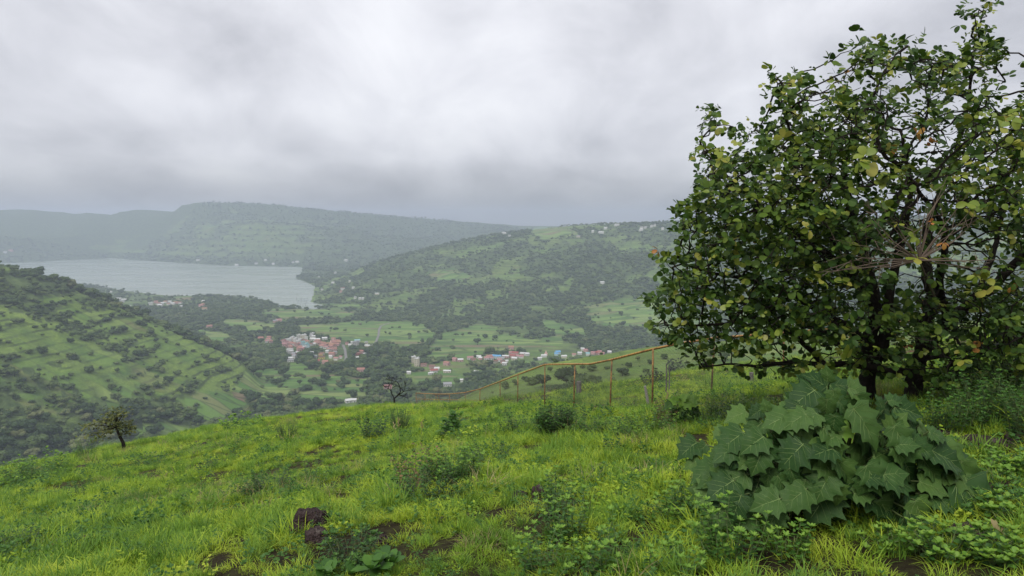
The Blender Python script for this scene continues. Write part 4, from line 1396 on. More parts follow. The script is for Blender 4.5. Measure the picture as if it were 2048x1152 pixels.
for pts, rad in LIMBS:
    P3 = limb(pts)
    if pts[0][1] >= 800:
        g = P3[0]
        P3[0] = Vector((g.x, g.y, Hs(g.x, g.y) - 0.3))
    # smooth and roughen
    sm, sr = [], []
    for i in range(len(P3) - 1):
        p0, p1, p2, p3 = P3[max(i - 1, 0)], P3[i], P3[i + 1], P3[min(i + 2, len(P3) - 1)]
        for j in range(6):
            t = j / 6
            c = 0.5 * ((2 * p1) + (p2 - p0) * t + (2 * p0 - 5 * p1 + 4 * p2 - p3) * t * t + (3 * p1 - p0 - 3 * p2 + p3) * t ** 3)
            sm.append(c + Vector((q.gauss(0, 1), q.gauss(0, 1), 0)) * 0.012)
            sr.append((rad[i] + (rad[i + 1] - rad[i]) * t) * q.uniform(0.92, 1.1))
    sm.append(P3[-1])
    sr.append(rad[-1])
    sr = [r_ * 0.88 for r_ in sr]
    mbt.tube([p - TB for p in sm], sr, 9)
    for k, p in enumerate(sm):
        if sr[k] < 0.11:
            nodes.append(tuple(p))
            parent.append(-1)
mbt.build('trunk', M['bark'], tree, True)
# twigs grow from the limbs towards points spread through the crown
nodes = list(nodes)
n_fixed = len(nodes)
NODE = np.array(nodes)
alive = np.ones(len(att_np), bool)
STEP = 0.13
for it in range(38):
    d = np.linalg.norm(att_np[alive][:, None, :] - NODE[None, :, :], axis=2)
    near = d.argmin(1)
    dm = d.min(1)
    idx_alive = np.where(alive)[0]
    alive[idx_alive[dm < 0.15]] = False
    grow = {}
    for a_i, nn, dd in zip(idx_alive, near, dm):
        if dd < 0.15 or dd > 3.2:
            continue
        v = (att_np[a_i] - NODE[nn]) / dd
        grow.setdefault(nn, []).append(v)
    if not grow:
        break
    newn = []
    for nn, vs in grow.items():
        v = np.mean(vs, 0)
        v = v + np.array([q.gauss(0, .18), q.gauss(0, .18), q.gauss(0, .18) + 0.03])
        v /= np.linalg.norm(v) + 1e-9
        newn.append(NODE[nn] + v * STEP)
        parent.append(int(nn))
    NODE = np.vstack([NODE, np.array(newn)])
wgt = np.zeros(len(NODE))
kids = [0] * len(NODE)
for i in range(len(NODE) - 1, n_fixed - 1, -1):
    wgt[i] += 1
    wgt[parent[i]] += wgt[i]
    kids[parent[i]] += 1
mbb = MB()
for i in range(n_fixed, len(NODE)):
    p = parent[i]
    r1 = min(0.0032 * wgt[i] ** 0.5 + 0.0015, 0.035)
    r0 = min(0.0032 * wgt[p] ** 0.5 + 0.0015, 0.035) if p >= n_fixed else r1 * 1.2
    mbb.tube([Vector(NODE[p]) - TB, Vector(NODE[i]) - TB], [r0, r1], 4 if r1 > 0.006 else 3, cap=False)
ob = mbb.build('branches', M['bark'], tree)
tag(ob, kind='stuff')
# pale dead twigs in the middle of the crown
deadw, T = new_mat('dead_twig')
finish(T, (0.14, 0.105, 0.08), 0.9)
mbd = MB()
c0 = at(1838, 520, TY - 1.9)
for k in range(30):
    a_ = q.uniform(0, 2 * PI)
    L = q.uniform(0.5, 1.35)
    e = c0 + Vector((math.cos(a_) * L, q.uniform(-.25, .25), abs(math.sin(a_)) * L * 0.9 - 0.15))
    mid = c0.lerp(e, 0.5) + Vector((q.gauss(0, .05), 0, q.gauss(0, .05)))
    mbd.tube([c0 - TB, mid - TB, e - TB], [0.010, 0.006, 0.0022], 4)
    for j in range(3):
        s_ = mid.lerp(e, q.random())
        f_ = s_ + Vector((q.gauss(0, .16), q.gauss(0, .08), q.gauss(0.08, .14)))
        mbd.tube([s_ - TB, f_ - TB], [0.0045, 0.0015], 3)
mbd.tube([at(1880, 620, TY - 0.8) - TB, c0 - TB], [0.022, 0.011], 6)
mbd.build('dead_branch', deadw, tree)
# leaves in threes at the twig ends
leaf_list = []      # (matrix3, position, length, variant, colour, rnd)
tips = [i for i in range(n_fixed, len(NODE)) if kids[i] == 0]
mids = [i for i in range(n_fixed, len(NODE)) if kids[i] > 0]
ccen = np.array(tuple(at(1850, 430, TY)))


def leaf_cluster(pos_, out, n, kindc, big=1.0):
    for _ in range(n):
        ax = (out + Vector((q.gauss(0, .6), q.gauss(0, .6), q.gauss(0.05, .45)))).normalized()
        p0 = pos_ + Vector((q.gauss(0, .05), q.gauss(0, .05), q.gauss(0, .05)))
        p1 = p0 + ax * q.uniform(0.05, 0.12)
        up = (Vector((0, 0, 1)) * 0.75 + Vector((0, -1, 0)) * 0.35 + Vector((q.gauss(0, .45), q.gauss(0, .45), q.gauss(0, .3)))).normalized()
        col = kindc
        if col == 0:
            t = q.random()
            lit = 0.05 + 0.10 * max(0, -out.y) + (0.10 if pos_.z > EYE + 0.3 else 0.0)  # more yellow leaves towards the viewer and crown top: sunlight put into colour
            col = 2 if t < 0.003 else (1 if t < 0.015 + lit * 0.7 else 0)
        side = ax.cross(up)
        if side.length < 1e-3:
            side = ax.orthogonal()
        side.normalize()
        L = q.choice((0.055, 0.07, 0.085, 0.10, 0.118)) * q.uniform(0.88, 1.12) * big
        for dd in (ax, (side * 0.85 + ax * 0.35), (-side * 0.85 + ax * 0.35)):
            dd = (dd + Vector((q.gauss(0, .12), q.gauss(0, .12), q.gauss(-0.05, .12)))).normalized()
            u2 = (up + Vector((q.gauss(0, .25), q.gauss(0, .25), q.gauss(0, .2)))).normalized()
            leaf_list.append((frame(dd, u2), p1 + dd * 0.012, L * (1.0 if dd is ax else 0.9), q.randrange(3), col, q.random()))


for i in tips:
    v = NODE[i] - NODE[parent[i]]
    out = Vector(v / (np.linalg.norm(v) + 1e-9)) * 0.6 + Vector((NODE[i] - ccen)).normalized() * 0.4
    leaf_cluster(Vector(NODE[i]), out.normalized(), q.choice((3, 4, 4, 5)), 0)
for i in mids:
    pp_ = proj(*NODE[i])
    if q.random() < 0.95 * crown_density(float(pp_[0]), float(pp_[1])) ** 0.5:
        leaf_cluster(Vector(NODE[i]), Vector((q.gauss(0, 1), q.gauss(0, 1), q.gauss(0.2, 1))).normalized(), 1, 0)
for (a, b, d, n, kc, big) in ((1662, 448, -2.0, 2, 1, 1.5), (1490, 625, -1.4, 1, 1, 1.3), (1955, 580, -1.8, 4, 1, 1.6), (1638, 562, -1.9, 2, 1, 1.4), (1700, 690, -1.9, 2, 1, 1.5), (1745, 672, -1.9, 1, 1, 1.3), (1825, 500, -2.0, 2, 1, 1.2), (1880, 475, -2.0, 2, 2, 0.9), (1800, 180, -1.0, 2, 1, 1.7), (1815, 270, -1.5, 2, 2, 1.1), (1845, 280, -1.5, 1, 2, 1.2),
                          (1960, 345, -1.8, 3, 1, 1.3), (1620, 250, -1.3, 3, 1, 1.0), (1730, 335, -2.0, 3, 1, 1.3), (1545, 370, -1.8, 2, 1, 1.2), (1440, 530, -1.4, 3, 1, 1.0), (1420, 490, -1.2, 3, 1, 1.0), (1330, 500, -0.6, 1, 2, 0.9), (1450, 590, -1.3, 3, 1, 1.0), (1360, 600, -0.9, 3, 1, 0.9), (1350, 660, -0.8, 2, 1, 0.9), (1520, 700, -1.2, 3, 1, 1.1),
                          (1400, 565, -0.9, 2, 1, 1.0), (1990, 300, -1.8, 3, 1, 1.3), (2020, 250, -1.5, 3, 1, 1.2), (1910, 390, -2.0, 2, 1, 1.2), (1470, 480, -1.2, 2, 1, 1.0)):
    c = at(a, b, TY + d)
    for _ in range(n):
        cc = c + Vector((q.gauss(0, .10), q.gauss(0, .05), q.gauss(0, .08)))
        leaf_cluster(cc, Vector((q.gauss(0, .6), -0.6, q.gauss(0, .6))).normalized(), 1, kc, big)
TLM = [M['tree_leaf'], M['tree_leaf_yellow_sunlit'], M['tree_leaf_orange']]
# the leaves that show largest are parts of their own, the rest one mesh
eye = Vector((0, 0, EYE))


def shows(l):
    R_, p, L, v, c, _ = l
    px_, py_ = proj(p.x, p.y, p.z)
    if not (0 < px_ < 2040 and 5 < py_ < 800):
        return 0
    d = (p - eye)
    facing = abs(d.normalized().dot(R_.col[2]))
    return L * L * (0.3 + facing) / d.length ** 2 * (1.0 if d.y < TY - 0.6 else 0.4)


leaf_list.sort(key=shows, reverse=True)
lme = []
for v in range(3):
    for c in range(3):
        me = bpy.data.meshes.new('leaf')
        me.from_pydata(LF[v][0], [], LF[v][1])
        me.materials.append(TLM[c])
        me.polygons.foreach_set('use_smooth', np.ones(len(me.polygons), bool))
        lme.append(me)
for R_, p, L, v, c, rn in leaf_list[:298]:
    o = bpy.data.objects.new('leaf', lme[v * 3 + c])
    C.objects.link(o)
    o.parent = tree
    o.matrix_basis = Matrix.Translation(p - TB) @ R_.to_4x4() @ Matrix.Diagonal((L, L, L, 1))
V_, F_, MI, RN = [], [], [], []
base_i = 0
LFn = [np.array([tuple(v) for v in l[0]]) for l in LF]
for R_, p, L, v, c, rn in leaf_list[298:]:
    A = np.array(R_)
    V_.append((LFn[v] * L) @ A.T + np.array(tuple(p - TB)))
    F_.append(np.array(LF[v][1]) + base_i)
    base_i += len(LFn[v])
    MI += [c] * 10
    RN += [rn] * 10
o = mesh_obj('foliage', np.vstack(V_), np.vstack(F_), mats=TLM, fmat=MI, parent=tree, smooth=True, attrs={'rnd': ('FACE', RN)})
tag(o, kind='stuff')
print('tree leaves', len(leaf_list), 'nodes', len(NODE))

# ------------------------------------------------------------------ big-leaved plant
m, T = new_mat('big_leaf')
P = pos(T)
oi = T.n('ShaderNodeObjectInfo').outputs['Random']
n_ = T.noise(T.n('ShaderNodeTexCoord').outputs['Object'], 3.0, 4.0, 0.6)
f_ = T.math('ADD', T.math('MULTIPLY', oi, 0.6), T.math('MULTIPLY', n_, 0.4), clamp=True)
cL = T.ramp(f_, [(0.12, (0.015, 0.042, 0.011)), (0.4, (0.031, 0.074, 0.018)), (0.65, (0.056, 0.112, 0.026)), (0.9, (0.095, 0.165, 0.036))])
finish(T, cL, 0.5, T.noise(T.n('ShaderNodeTexCoord').outputs['Object'], 9.0, 3.0), 0.2, 0.12, 0.25, 0.02)
M['big_leaf'] = m
m, T = new_mat('young_leaf')
finish(T, T.ramp(T.noise(pos(T), 12.0, 2.0), [(0.3, (0.12, 0.24, 0.03)), (0.7, (0.20, 0.34, 0.05))]), 0.45, None, 0.3, 0.35)
M['young_leaf'] = m
m, T = new_mat('leaf_vein')
finish(T, (0.15, 0.22, 0.07), 0.6, None, 0, 0.2)
M['vein'] = m
m, T = new_mat('green_stem')
finish(T, T.ramp(T.noise(pos(T), 10.0, 3.0), [(0.3, (0.06, 0.09, 0.03)), (0.7, (0.13, 0.17, 0.06))]), 0.7)
M['stem'] = m
# right half outline of the lobed leaf, base to tip
OUT = [(0.02, 0.0), (0.20, -0.09), (0.36, -0.05), (0.52, 0.05), (0.41, 0.16), (0.43, 0.26), (0.60, 0.40), (0.40, 0.46), (0.34, 0.56), (0.42, 0.72), (0.23, 0.77), (0.11, 0.93), (0.0, 1.12)]


def big_leaf_mesh(seed, cup):
    q = random.Random(seed)
    k = 5
    vs, fs = [], []
    n = len(OUT)

    def zf(x, y):
        rr = abs(x)
        return cup * rr * 0.9 - 0.30 * max(0, y - 0.1) ** 2 * (0.6 + cup) - 0.35 * rr * rr + 0.020 * math.sin(9 * x + 12 * y + seed) + 0.018 * math.sin(17 * y + seed * 2) * rr * 2
    halves = {}
    for s in (1, -1):
        for i, (ox, oy) in enumerate(OUT):
            oj = (ox + q.gauss(0, 0.012), oy + q.gauss(0, 0.012))
            my = max(0.0, min(1.12, oy * 0.96 if i < n - 1 else 1.12))
            if i < 3:
                my = 0.02 * i
            for j in range(k):
                t = j / (k - 1)
                x = s * oj[0] * t
                y = my + (oj[1] - my) * t
                vs.append((x, y, zf(x, y)))
        b = 0 if s == 1 else n * k
        for i in range(n - 1):
            for j in range(k - 1):
                a = b + i * k + j
                f = (a, a + 1, a + k + 1, a + k)
                fs.append(f if s == 1 else f[::-1])
    mb = MB()
    mb.v, mb.f, mb.r = vs, fs, [0] * len(fs)
    vb = MB()

    def vein(pts, w0, w1):
        P = [Vector((x, y, zf(x, y) + 0.006)) for x, y in pts]
        nn = len(P)
        vb.tube(P, [w0 + (w1 - w0) * i / (nn - 1) for i in range(nn)], 3, cap=False)
    vein([(0, -0.02), (0, 0.25), (0, 0.5), (0, 0.75), (0, 1.02)], 0.011, 0.0035)
    for s in (1, -1):
        for (a, b) in (((0, 0.02), (0.44, 0.08)), ((0, 0.04), (0.50, 0.37)), ((0, 0.22), (0.38, 0.56)), ((0, 0.38), (0.34, 0.70)), ((0, 0.58), (0.18, 0.82)), ((0, 0.02), (0.28, -0.02))):
            vein([(a[0] + (b[0] - a[0]) * t * s, a[1] + (b[1] - a[1]) * t) for t in (0, .35, .7, .95)], 0.005, 0.0018)
    res = []
    for nm, g, mt in (('leaf', mb, M['big_leaf']), ('vein', vb, M['vein'])):
        me = bpy.data.meshes.new(nm)
        me.from_pydata(g.v, [], g.f)
        me.materials.append(mt)
        if nm == 'leaf':
            me.polygons.foreach_set('use_smooth', np.ones(len(me.polygons), bool))
        res.append(me)
    return res


BL = [big_leaf_mesh(i, c) for i, c in enumerate((0.10, 0.25, 0.40, 0.15, 0.32))]
BLY = [me.copy() for me, _ in BL]
for me in BLY:
    me.materials[0] = M['young_leaf']


def big_plant(root, leaves, Yc, hw, sx, sy, rseed, hub):
    """leaves: (base px, py, tip px, py); hw: how far the mound bulges to the viewer"""
    q = random.Random(rseed)
    stems = MB()
    off = root.location
    for (bx, by, tx, ty, yl) in leaves:
        ex = (bx - sx[0]) / sx[1]
        ey = (by - sy[0]) / sy[1]
        bul = hw * math.sqrt(max(0.02, 1 - min(1.0, ex * ex + max(0, -ey) ** 2))) * q.uniform(0.75, 1.05)
        Yb = Yc - bul
        b = at(bx, by, Yb)
        t = at(tx, ty, Yb)
        L2 = (t - b).length
        tz = q.uniform(-0.5, 0.1)            # tip leans towards or away from the viewer
        d = (t - b) + Vector((0, -1, 0)) * L2 * abs(tz) * 0.9
        L = min(d.length / 1.08 * 1.02, 0.46 * q.uniform(0.85, 1.0))
        n = Vector((ex * 0.35, -0.75, 0.75 + max(0, -ey) * 0.25)) + Vector((q.gauss(0, .14), q.gauss(0, .1), q.gauss(0, .12)))
        n -= d.normalized() * n.dot(d.normalized())
        R_ = frame(d, n)
        v = q.randrange(5)
        o = bpy.data.objects.new('leaf', BLY[v] if yl else BL[v][0])
        C.objects.link(o)
        o.parent = root
        W = L * q.uniform(0.98, 1.15)
        o.matrix_basis = Matrix.Translation(b - off) @ R_.to_4x4() @ Matrix.Diagonal((W, L, L, 1))
        c = bpy.data.objects.new('vein', BL[v][1])
        C.objects.link(c)
        c.parent = o
        h = hub(b)
        m_ = h.lerp(b, 0.6) + Vector((0, 0, 0.05))
        stems.tube([h - off, m_ - off, b - off], [0.016, 0.009, 0.005], 5, cap=False)
    stems.build('stems', M['stem'], root, True)


CR = [(855, 165, 845, 78, 0), (850, 190, 740, 110, 0), (862, 180, 1015, 175, 0), (770, 195, 705, 120, 0), (790, 205, 636, 280, 0), (880, 205, 890, 298, 0), (852, 250, 838, 365, 0), (910, 260, 972, 335, 0), (740, 260, 590, 315, 0), (960, 190, 1100, 255, 0), (1135, 310, 1110, 225, 0), (1190, 290, 1330, 315, 0), (1160, 260, 1245, 240, 0),
      (545, 310, 528, 248, 0), (520, 300, 445, 335, 0), (520, 370, 425, 442, 0), (600, 380, 622, 470, 0), (560, 345, 668, 362, 0), (440, 315, 325, 350, 0), (425, 420, 270, 490, 0), (400, 480, 258, 538, 0), (520, 520, 455, 628, 0), (500, 470, 585, 560, 0), (795, 405, 712, 482, 0), (790, 400, 872, 355, 0), (965, 395, 845, 408, 1), (1040, 310, 1075, 375, 0), (1000, 470, 1075, 598, 0),
      (905, 480, 848, 565, 0), (900, 440, 805, 460, 0), (1080, 400, 1140, 405, 0), (1120, 440, 1175, 495, 0), (730, 480, 598, 608, 0), (840, 550, 713, 598, 0), (968, 615, 992, 772, 0), (1085, 545, 1270, 700, 0), (1230, 540, 1312, 680, 0), (1170, 400, 1255, 435, 0), (1320, 385, 1392, 478, 0), (1385, 475, 1588, 600, 0), (1395, 555, 1572, 740, 0),
      (1320, 670, 1455, 705, 0), (395, 640, 222, 650, 0), (285, 585, 145, 648, 0), (375, 665, 222, 738, 0), (505, 665, 440, 772, 0), (600, 640, 640, 720, 0), (1045, 715, 1245, 825, 0), (1245, 755, 1340, 902, 0), (1425, 750, 1535, 892, 0), (1500, 680, 1755, 838, 0), (1575, 770, 1685, 938, 0), (1410, 690, 1610, 822, 0), (245, 680, 185, 808, 0), (385, 695, 350, 795, 0), (190, 470, 78, 522, 0),
      (235, 485, 175, 532, 0), (450, 560, 395, 600, 0), (640, 520, 560, 560, 0), (1290, 470, 1390, 530, 0), (620, 745, 625, 845, 0), (860, 640, 800, 740, 0), (700, 340, 690, 420, 0), (1010, 420, 1110, 500, 0), (1130, 600, 1160, 720, 0), (740, 660, 700, 780, 0), (900, 690, 905, 800, 0), (560, 470, 600, 560, 0), (1200, 480, 1240, 575, 0), (330, 400, 262, 440, 0), (1340, 560, 1420, 660, 0),
      (1180, 690, 1200, 800, 0), (1480, 600, 1640, 700, 0), (1340, 790, 1430, 880, 0), (480, 720, 520, 800, 0), (300, 520, 250, 580, 0), (1100, 330, 1040, 300, 0), (670, 250, 640, 210, 0), (820, 300, 760, 350, 0), (960, 300, 1050, 330, 0), (1240, 360, 1330, 400, 0), (640, 400, 700, 470, 0), (1050, 640, 1010, 740, 0), (1600, 720, 1720, 860, 0), (1640, 740, 1760, 880, 0), (1560, 640, 1700, 740, 0), (1660, 800, 1735, 925, 0), (1120, 760, 1180, 880, 0), (820, 560, 900, 650, 0), (660, 600, 700, 690, 0), (1250, 620, 1330, 740, 0), (960, 540, 1040, 620, 0), (420, 620, 380, 720, 0), (330, 740, 300, 830, 0), (760, 300, 700, 380, 0), (1020, 260, 1080, 330, 0), (1420, 640, 1500, 760, 0), (200, 560, 120, 600, 0), (560, 600, 530, 690, 0), (720, 720, 760, 820, 0), (880, 330, 900, 420, 0)]
CR = [(1320 + a / 2.548, 700 + b / 2.548, 1320 + c / 2.548, 700 + d / 2.548, y) for a, b, c, d, y in CR]
pb = gpt(1690, 1040)
PLY = pb.y + 0.5
proot = empty('big_leaved_plant', Vector((at(1690, 900, PLY).x, PLY, Hs(at(1690, 900, PLY).x, PLY))))
tag(proot, 'wide mound of large lobed dark green leaves in front of the big tree', 'plant')
pc = proot.location.copy()
big_plant(proot, CR, PLY, 0.85, (1690, 330), (1040, 320), 3, lambda b: Vector((pc.x + (b.x - pc.x) * 0.35, pc.y + (b.y - pc.y) * 0.2, pc.z + max(0.02, (b.z - pc.z) * 0.25))))
fill = []
q = random.Random(91)
for i in range(72):
    a = q.uniform(0.02, PI - 0.02)
    rr = math.sqrt(q.uniform(0.05, 0.92))
    bx, by = 1688 + math.cos(a) * 285 * rr, 1050 - math.sin(a) * 275 * rr
    dx, dy = math.cos(a) * 0.75 + q.gauss(0, .3), 0.55 - math.sin(a) * 0.25 + q.gauss(0, .25)
    n_ = math.hypot(dx, dy) + 1e-6
    L_ = q.uniform(38, 78)
    fill.append((bx, by, bx + dx / n_ * L_, by + dy / n_ * L_, 0))
for a, b, c, d in ((1900, 930, 1960, 965), (1930, 965, 1998, 1005), (1890, 980, 1945, 1030), (1950, 1000, 2000, 1050), (1870, 1010, 1905, 1065), (1830, 1000, 1850, 1060), (1910, 1020, 1950, 1075), (1860, 900, 1930, 930)):
    fill.append((a, b, c, d, 0))
big_plant(proot, fill, PLY, 0.90, (1690, 330), (1040, 320), 23, lambda b: Vector((pc.x + (b.x - pc.x) * 0.35, pc.y + (b.y - pc.y) * 0.2, pc.z + max(0.02, (b.z - pc.z) * 0.25))))
# inner leaves that close the mound (darkened only by standing inside it)
inn = []
q = random.Random(44)
for i in range(80):
    a = q.uniform(0, PI)
    rr = math.sqrt(q.random())
    bx, by = 1690 + math.cos(a) * 260 * rr, 1010 - math.sin(a) * 200 * rr
    inn.append((bx, by, bx + q.uniform(-50, 50) + math.cos(a) * 25, by + q.uniform(10, 60), 0))
big_plant(proot, inn, PLY + 0.15, 0.35, (1690, 330), (1040, 320), 8, lambda b: Vector((pc.x + (b.x - pc.x) * 0.35, pc.y, pc.z + max(0.02, (b.z - pc.z) * 0.25))))
# the small one left of it by the fence
s2 = gpt(1360, 850)
r2 = empty('big_leaved_plant', s2)
tag(r2, 'small light green big-leaved plant between the fence posts and the large mound', 'plant')
SM = [(1365, 806, 1338, 796, 1), (1365, 806, 1400, 800, 1), (1366, 810, 1385, 838, 0), (1360, 812, 1332, 836, 0), (1362, 800, 1372, 786, 1), (1375, 812, 1404, 825, 0), (1358, 822, 1345, 848, 0), (1372, 806, 1395, 790, 1), (1350, 805, 1326, 812, 0), (1376, 820, 1400, 842, 0)]
big_plant(r2, SM, s2.y + 0.1, 0.25, (1362, 50), (850, 60), 12, lambda b: s2 + Vector(((b.x - s2.x) * 0.2, 0, 0.02)))

# ------------------------------------------------------------------ rocks
m, T = new_mat('dark_rock')
P = pos(T)
f1 = T.noise(P, 7.0, 8.0, 0.7)
vo = T.n('ShaderNodeTexVoronoi', ins={'Vector': P, 'Scale': 38.0}).outputs['Distance']
rc_ = T.ramp(f1, [(0.3, (0.018, 0.011, 0.011)), (0.48, (0.045, 0.029, 0.027)), (0.6, (0.075, 0.055, 0.050)), (0.75, (0.16, 0.14, 0.12))])
finish(T, rc_, 0.9, T.math('ADD', f1, T.math('MULTIPLY', vo, 0.5)), 0, 0.2, 1.0, 0.09)
M['rock'] = m
m, T = new_mat('bare_soil')
P = pos(T)
finish(T, T.ramp(T.noise(P, 12.0, 6.0, 0.7), [(0.3, (0.020, 0.012, 0.009)), (0.6, (0.05, 0.030, 0.021)), (0.8, (0.09, 0.06, 0.04))]), 0.95, T.noise(P, 25.0, 6.0, 0.7), 0, 0.1, 0.9, 0.04)
M['bare'] = m
_bm = bmesh.new()
bmesh.ops.create_icosphere(_bm, subdivisions=4, radius=1.0)
R_V = [v.co.copy() for v in _bm.verts]
R_F = [tuple(v.index for v in f.verts) for f in _bm.faces]
_bm.free()
from mathutils import noise as mnoise


def rock(px, py, wpx, hpx, label, seed, sink=0.35, mat='rock', name='rock', depth=0.8):
    g = gpt(px, py)
    sc = g.y / F
    w, h = wpx * sc / 2, hpx * sc * 0.9
    off = Vector((seed * 3.7, seed * 1.3, 0))
    vs = []
    for v in R_V:
        k = 1 + 0.16 * mnoise.noise(v * 1.2 + off) + 0.20 * mnoise.noise(v * 2.7 + off) + 0.12 * mnoise.noise(v * 6.0 + off) + 0.06 * mnoise.noise(v * 14.0 + off)
        u = v * k
        # flattened facets
        u = Vector((u.x * w, u.y * w * depth, u.z * h * 0.75))
        vs.append(u)
    mb = MB()
    mb.add(vs, R_F)
    o = mb.build(name, M[mat], None, True)
    o.location = g + Vector((0, w * depth * 0.3, h * (0.42 - sink)))
    o.rotation_euler = (0, 0, seed * 1.1)
    tag(o, label, 'rock')
    return o


ROCKS = [(615, 1066, 92, 58, 'large rough maroon-black boulder half sunk in the grass'),
         (632, 1086, 60, 36, 'lower grey rock leaning against the large maroon boulder', ), (664, 1052, 30, 16, 'small brown rock at the upper side of the large maroon boulder'),
         (1038, 998, 44, 18, 'flat grey-brown rock beside the upright herbs on the slope'), (1078, 994, 34, 30, 'dark layered rock between the flat rock and the tall bright herbs'),
         (830, 1026, 30, 12, 'thin pale grey slab lying flat in the middle of the grass'), (1206, 938, 30, 14, 'small brown rock below the fence posts in the grass'), (1240, 996, 40, 16, 'brown rock close by the wide big-leaved mound'),
         (884, 1046, 26, 16, 'dark reddish clod beside the pale slab'), (938, 1036, 18, 12, 'tiny dark rock past the pale slab'), (764, 1090, 34, 24, 'dark brown rock in a bare spot past the boulder'), (160, 940, 32, 10, 'low dark rock near the grass edge under the umbrella tree'),
         (206, 1012, 26, 10, 'small dark rock in the open grass below the low edge rock'), (165, 1094, 62, 22, 'flat stone covered in dry straw low on the grass slope'), (270, 1112, 54, 24, 'grey-brown stone poking out beside the straw-covered stone'), (408, 893, 16, 10, 'small reddish rock on the grass edge past the umbrella tree'),
         (1120, 902, 18, 8, 'tiny rock at the foot of the round bush'), (1975, 992, 76, 34, 'brown earthy rock at the outer end of the big-leaved mound'), (1955, 1082, 90, 34, 'reddish brown rock in herbs near the drooping end of the mound'), (2030, 985, 60, 30, 'dark brown rock at the picture edge beyond the mound'),
         (1900, 880, 110, 20, 'large dark rock in the shade under the big tree'), (1990, 900, 120, 24, 'mossy dark boulder in deepest shade under the big tree'), (2060, 880, 90, 24, 'dark boulder at the far side of the shaded rocks'), (1960, 850, 90, 18, 'mossy rock slab highest under the big tree')]
for k, rk in enumerate(ROCKS):
    rock(rk[0], rk[1], rk[2], rk[3], rk[4], k + 1, 0.30)

# ------------------------------------------------------------------ plants of the hilltop
M['herb'] = leaf_mat('herb_leaf', [(0.0, (0.030, 0.085, 0.016)), (0.5, (0.060, 0.15, 0.022)), (1.0, (0.12, 0.24, 0.032))], 0.5, 0.35, 0.3, 3.0, 0.7, 0.3)
M['herb_tip'] = leaf_mat('herb_tip_leaf', [(0.0, (0.13, 0.27, 0.035)), (1.0, (0.24, 0.38, 0.05))], 0.5, 0.4, 0.3, 3.0, 0.7, 0.3)
M['dark_herb'] = leaf_mat('dark_herb_leaf', [(0.0, (0.016, 0.045, 0.012)), (0.5, (0.035, 0.085, 0.018)), (1.0, (0.07, 0.15, 0.026))], 0.5, 0.3, 0.3, 3.0, 0.7, 0.3)
M['red_herb'] = leaf_mat('reddish_leaf', [(0.0, (0.09, 0.10, 0.03)), (0.5, (0.16, 0.14, 0.05)), (1.0, (0.30, 0.17, 0.09))], 0.55, 0.3, 0.25, 3.0, 0.8, 0.3)
M['needle'] = leaf_mat('dark_needle', [(0.0, (0.030, 0.045, 0.030)), (1.0, (0.06, 0.08, 0.05))], 0.7, 0.2, 0.2, 3.0, 0.7, 0.3)
M['straw'] = leaf_mat('dry_straw', [(0.0, (0.20, 0.15, 0.07)), (0.6, (0.32, 0.27, 0.13)), (1.0, (0.42, 0.36, 0.20))], 0.7, 0.3, 0.2, 3.0, 0.7, 0.3)
NLF = leaflet(0.40, 0.25, 0.05)
OLF = leaflet(0.62, 0.22, 0.12)


def add_leaf(mb, L, R_, p, lf, rnd):
    mb.add([p + R_ @ (v * L) for v in lf[0]], lf[1], rnd)


def herb_plant(seed, ns, h, spread, lf, ll, step, leafm, tipm, tipn=9, droop=0.2, cone=0.35, stemr=0.004, lean=0.2, bare=0.1):
    """several leafy stems; returns (stems, leaves, tips)"""
    q = random.Random(seed)
    st, lv, tp = MB(), MB(), MB()
    for i in range(ns):
        a = q.uniform(0, 2 * PI)
        d = math.sqrt(q.random()) * spread * 0.45
        b = Vector((math.cos(a) * d, math.sin(a) * d, -0.03))
        hh = h * q.uniform(0.6, 1.0) * (1.0 - 0.35 * (d / (spread * 0.45 + 1e-6)) ** 2)
        e = b + Vector((math.cos(a) * spread * cone * q.uniform(.5, 1.2), math.sin(a) * spread * cone * q.uniform(.5, 1.2), hh)) + Vector((q.gauss(0, lean * hh * 0.3), q.gauss(0, lean * hh * 0.3), 0))
        mid = b.lerp(e, 0.5) + Vector((q.gauss(0, .02), q.gauss(0, .02), 0.02))
        st.tube([b, mid, e], [stemr, stemr * 0.8, stemr * 0.4], 4, cap=False)
        n = int(hh / step)
        ang = q.uniform(0, 6)
        for j in range(n):
            t = bare + (1 - bare) * (j + 0.5) / n
            p = (b.lerp(mid, t * 2) if t < 0.5 else mid.lerp(e, t * 2 - 1))
            ang += 2.4 + q.gauss(0, .3)
            dd = Vector((math.cos(ang), math.sin(ang), q.uniform(0.1, 0.9) * (1 - droop * 2)))
            L = ll * q.uniform(0.7, 1.15) * (1.0 - 0.35 * t)
            add_leaf(lv, L, frame(dd, Vector((0, 0, 1)) + Vector((q.gauss(0, .3), q.gauss(0, .3), 0))), p, lf, q.random())
        for j in range(tipn):
            ang += 2.4
            dd = Vector((math.cos(ang) * 0.7, math.sin(ang) * 0.7, q.uniform(0.5, 1.2)))
            add_leaf(tp, ll * q.uniform(0.4, 0.7), frame(dd, Vector((-math.cos(ang), -math.sin(ang), 0.8))), e, lf, q.random())
    return st, lv, tp


def make_plant(name, px, py, parts, label, cat, mats, rz=0.0, sc=1.0, group=None, r0=1.5):
    g = gpt(px, py, r0)
    o = empty(name, g, rz)
    o.scale = (sc, sc, sc)
    tag(o, label, cat, group)
    for mb, nm, mt in zip(parts, ('stems', 'foliage', 'shoot_leaves'), mats):
        if mb.v:
            x = mb.build(nm, mt, o, nm != 'stems')
    return g


GM = (M['stem'], M['herb'], M['herb_tip'])
DM = (M['stem'], M['dark_herb'], M['herb'])


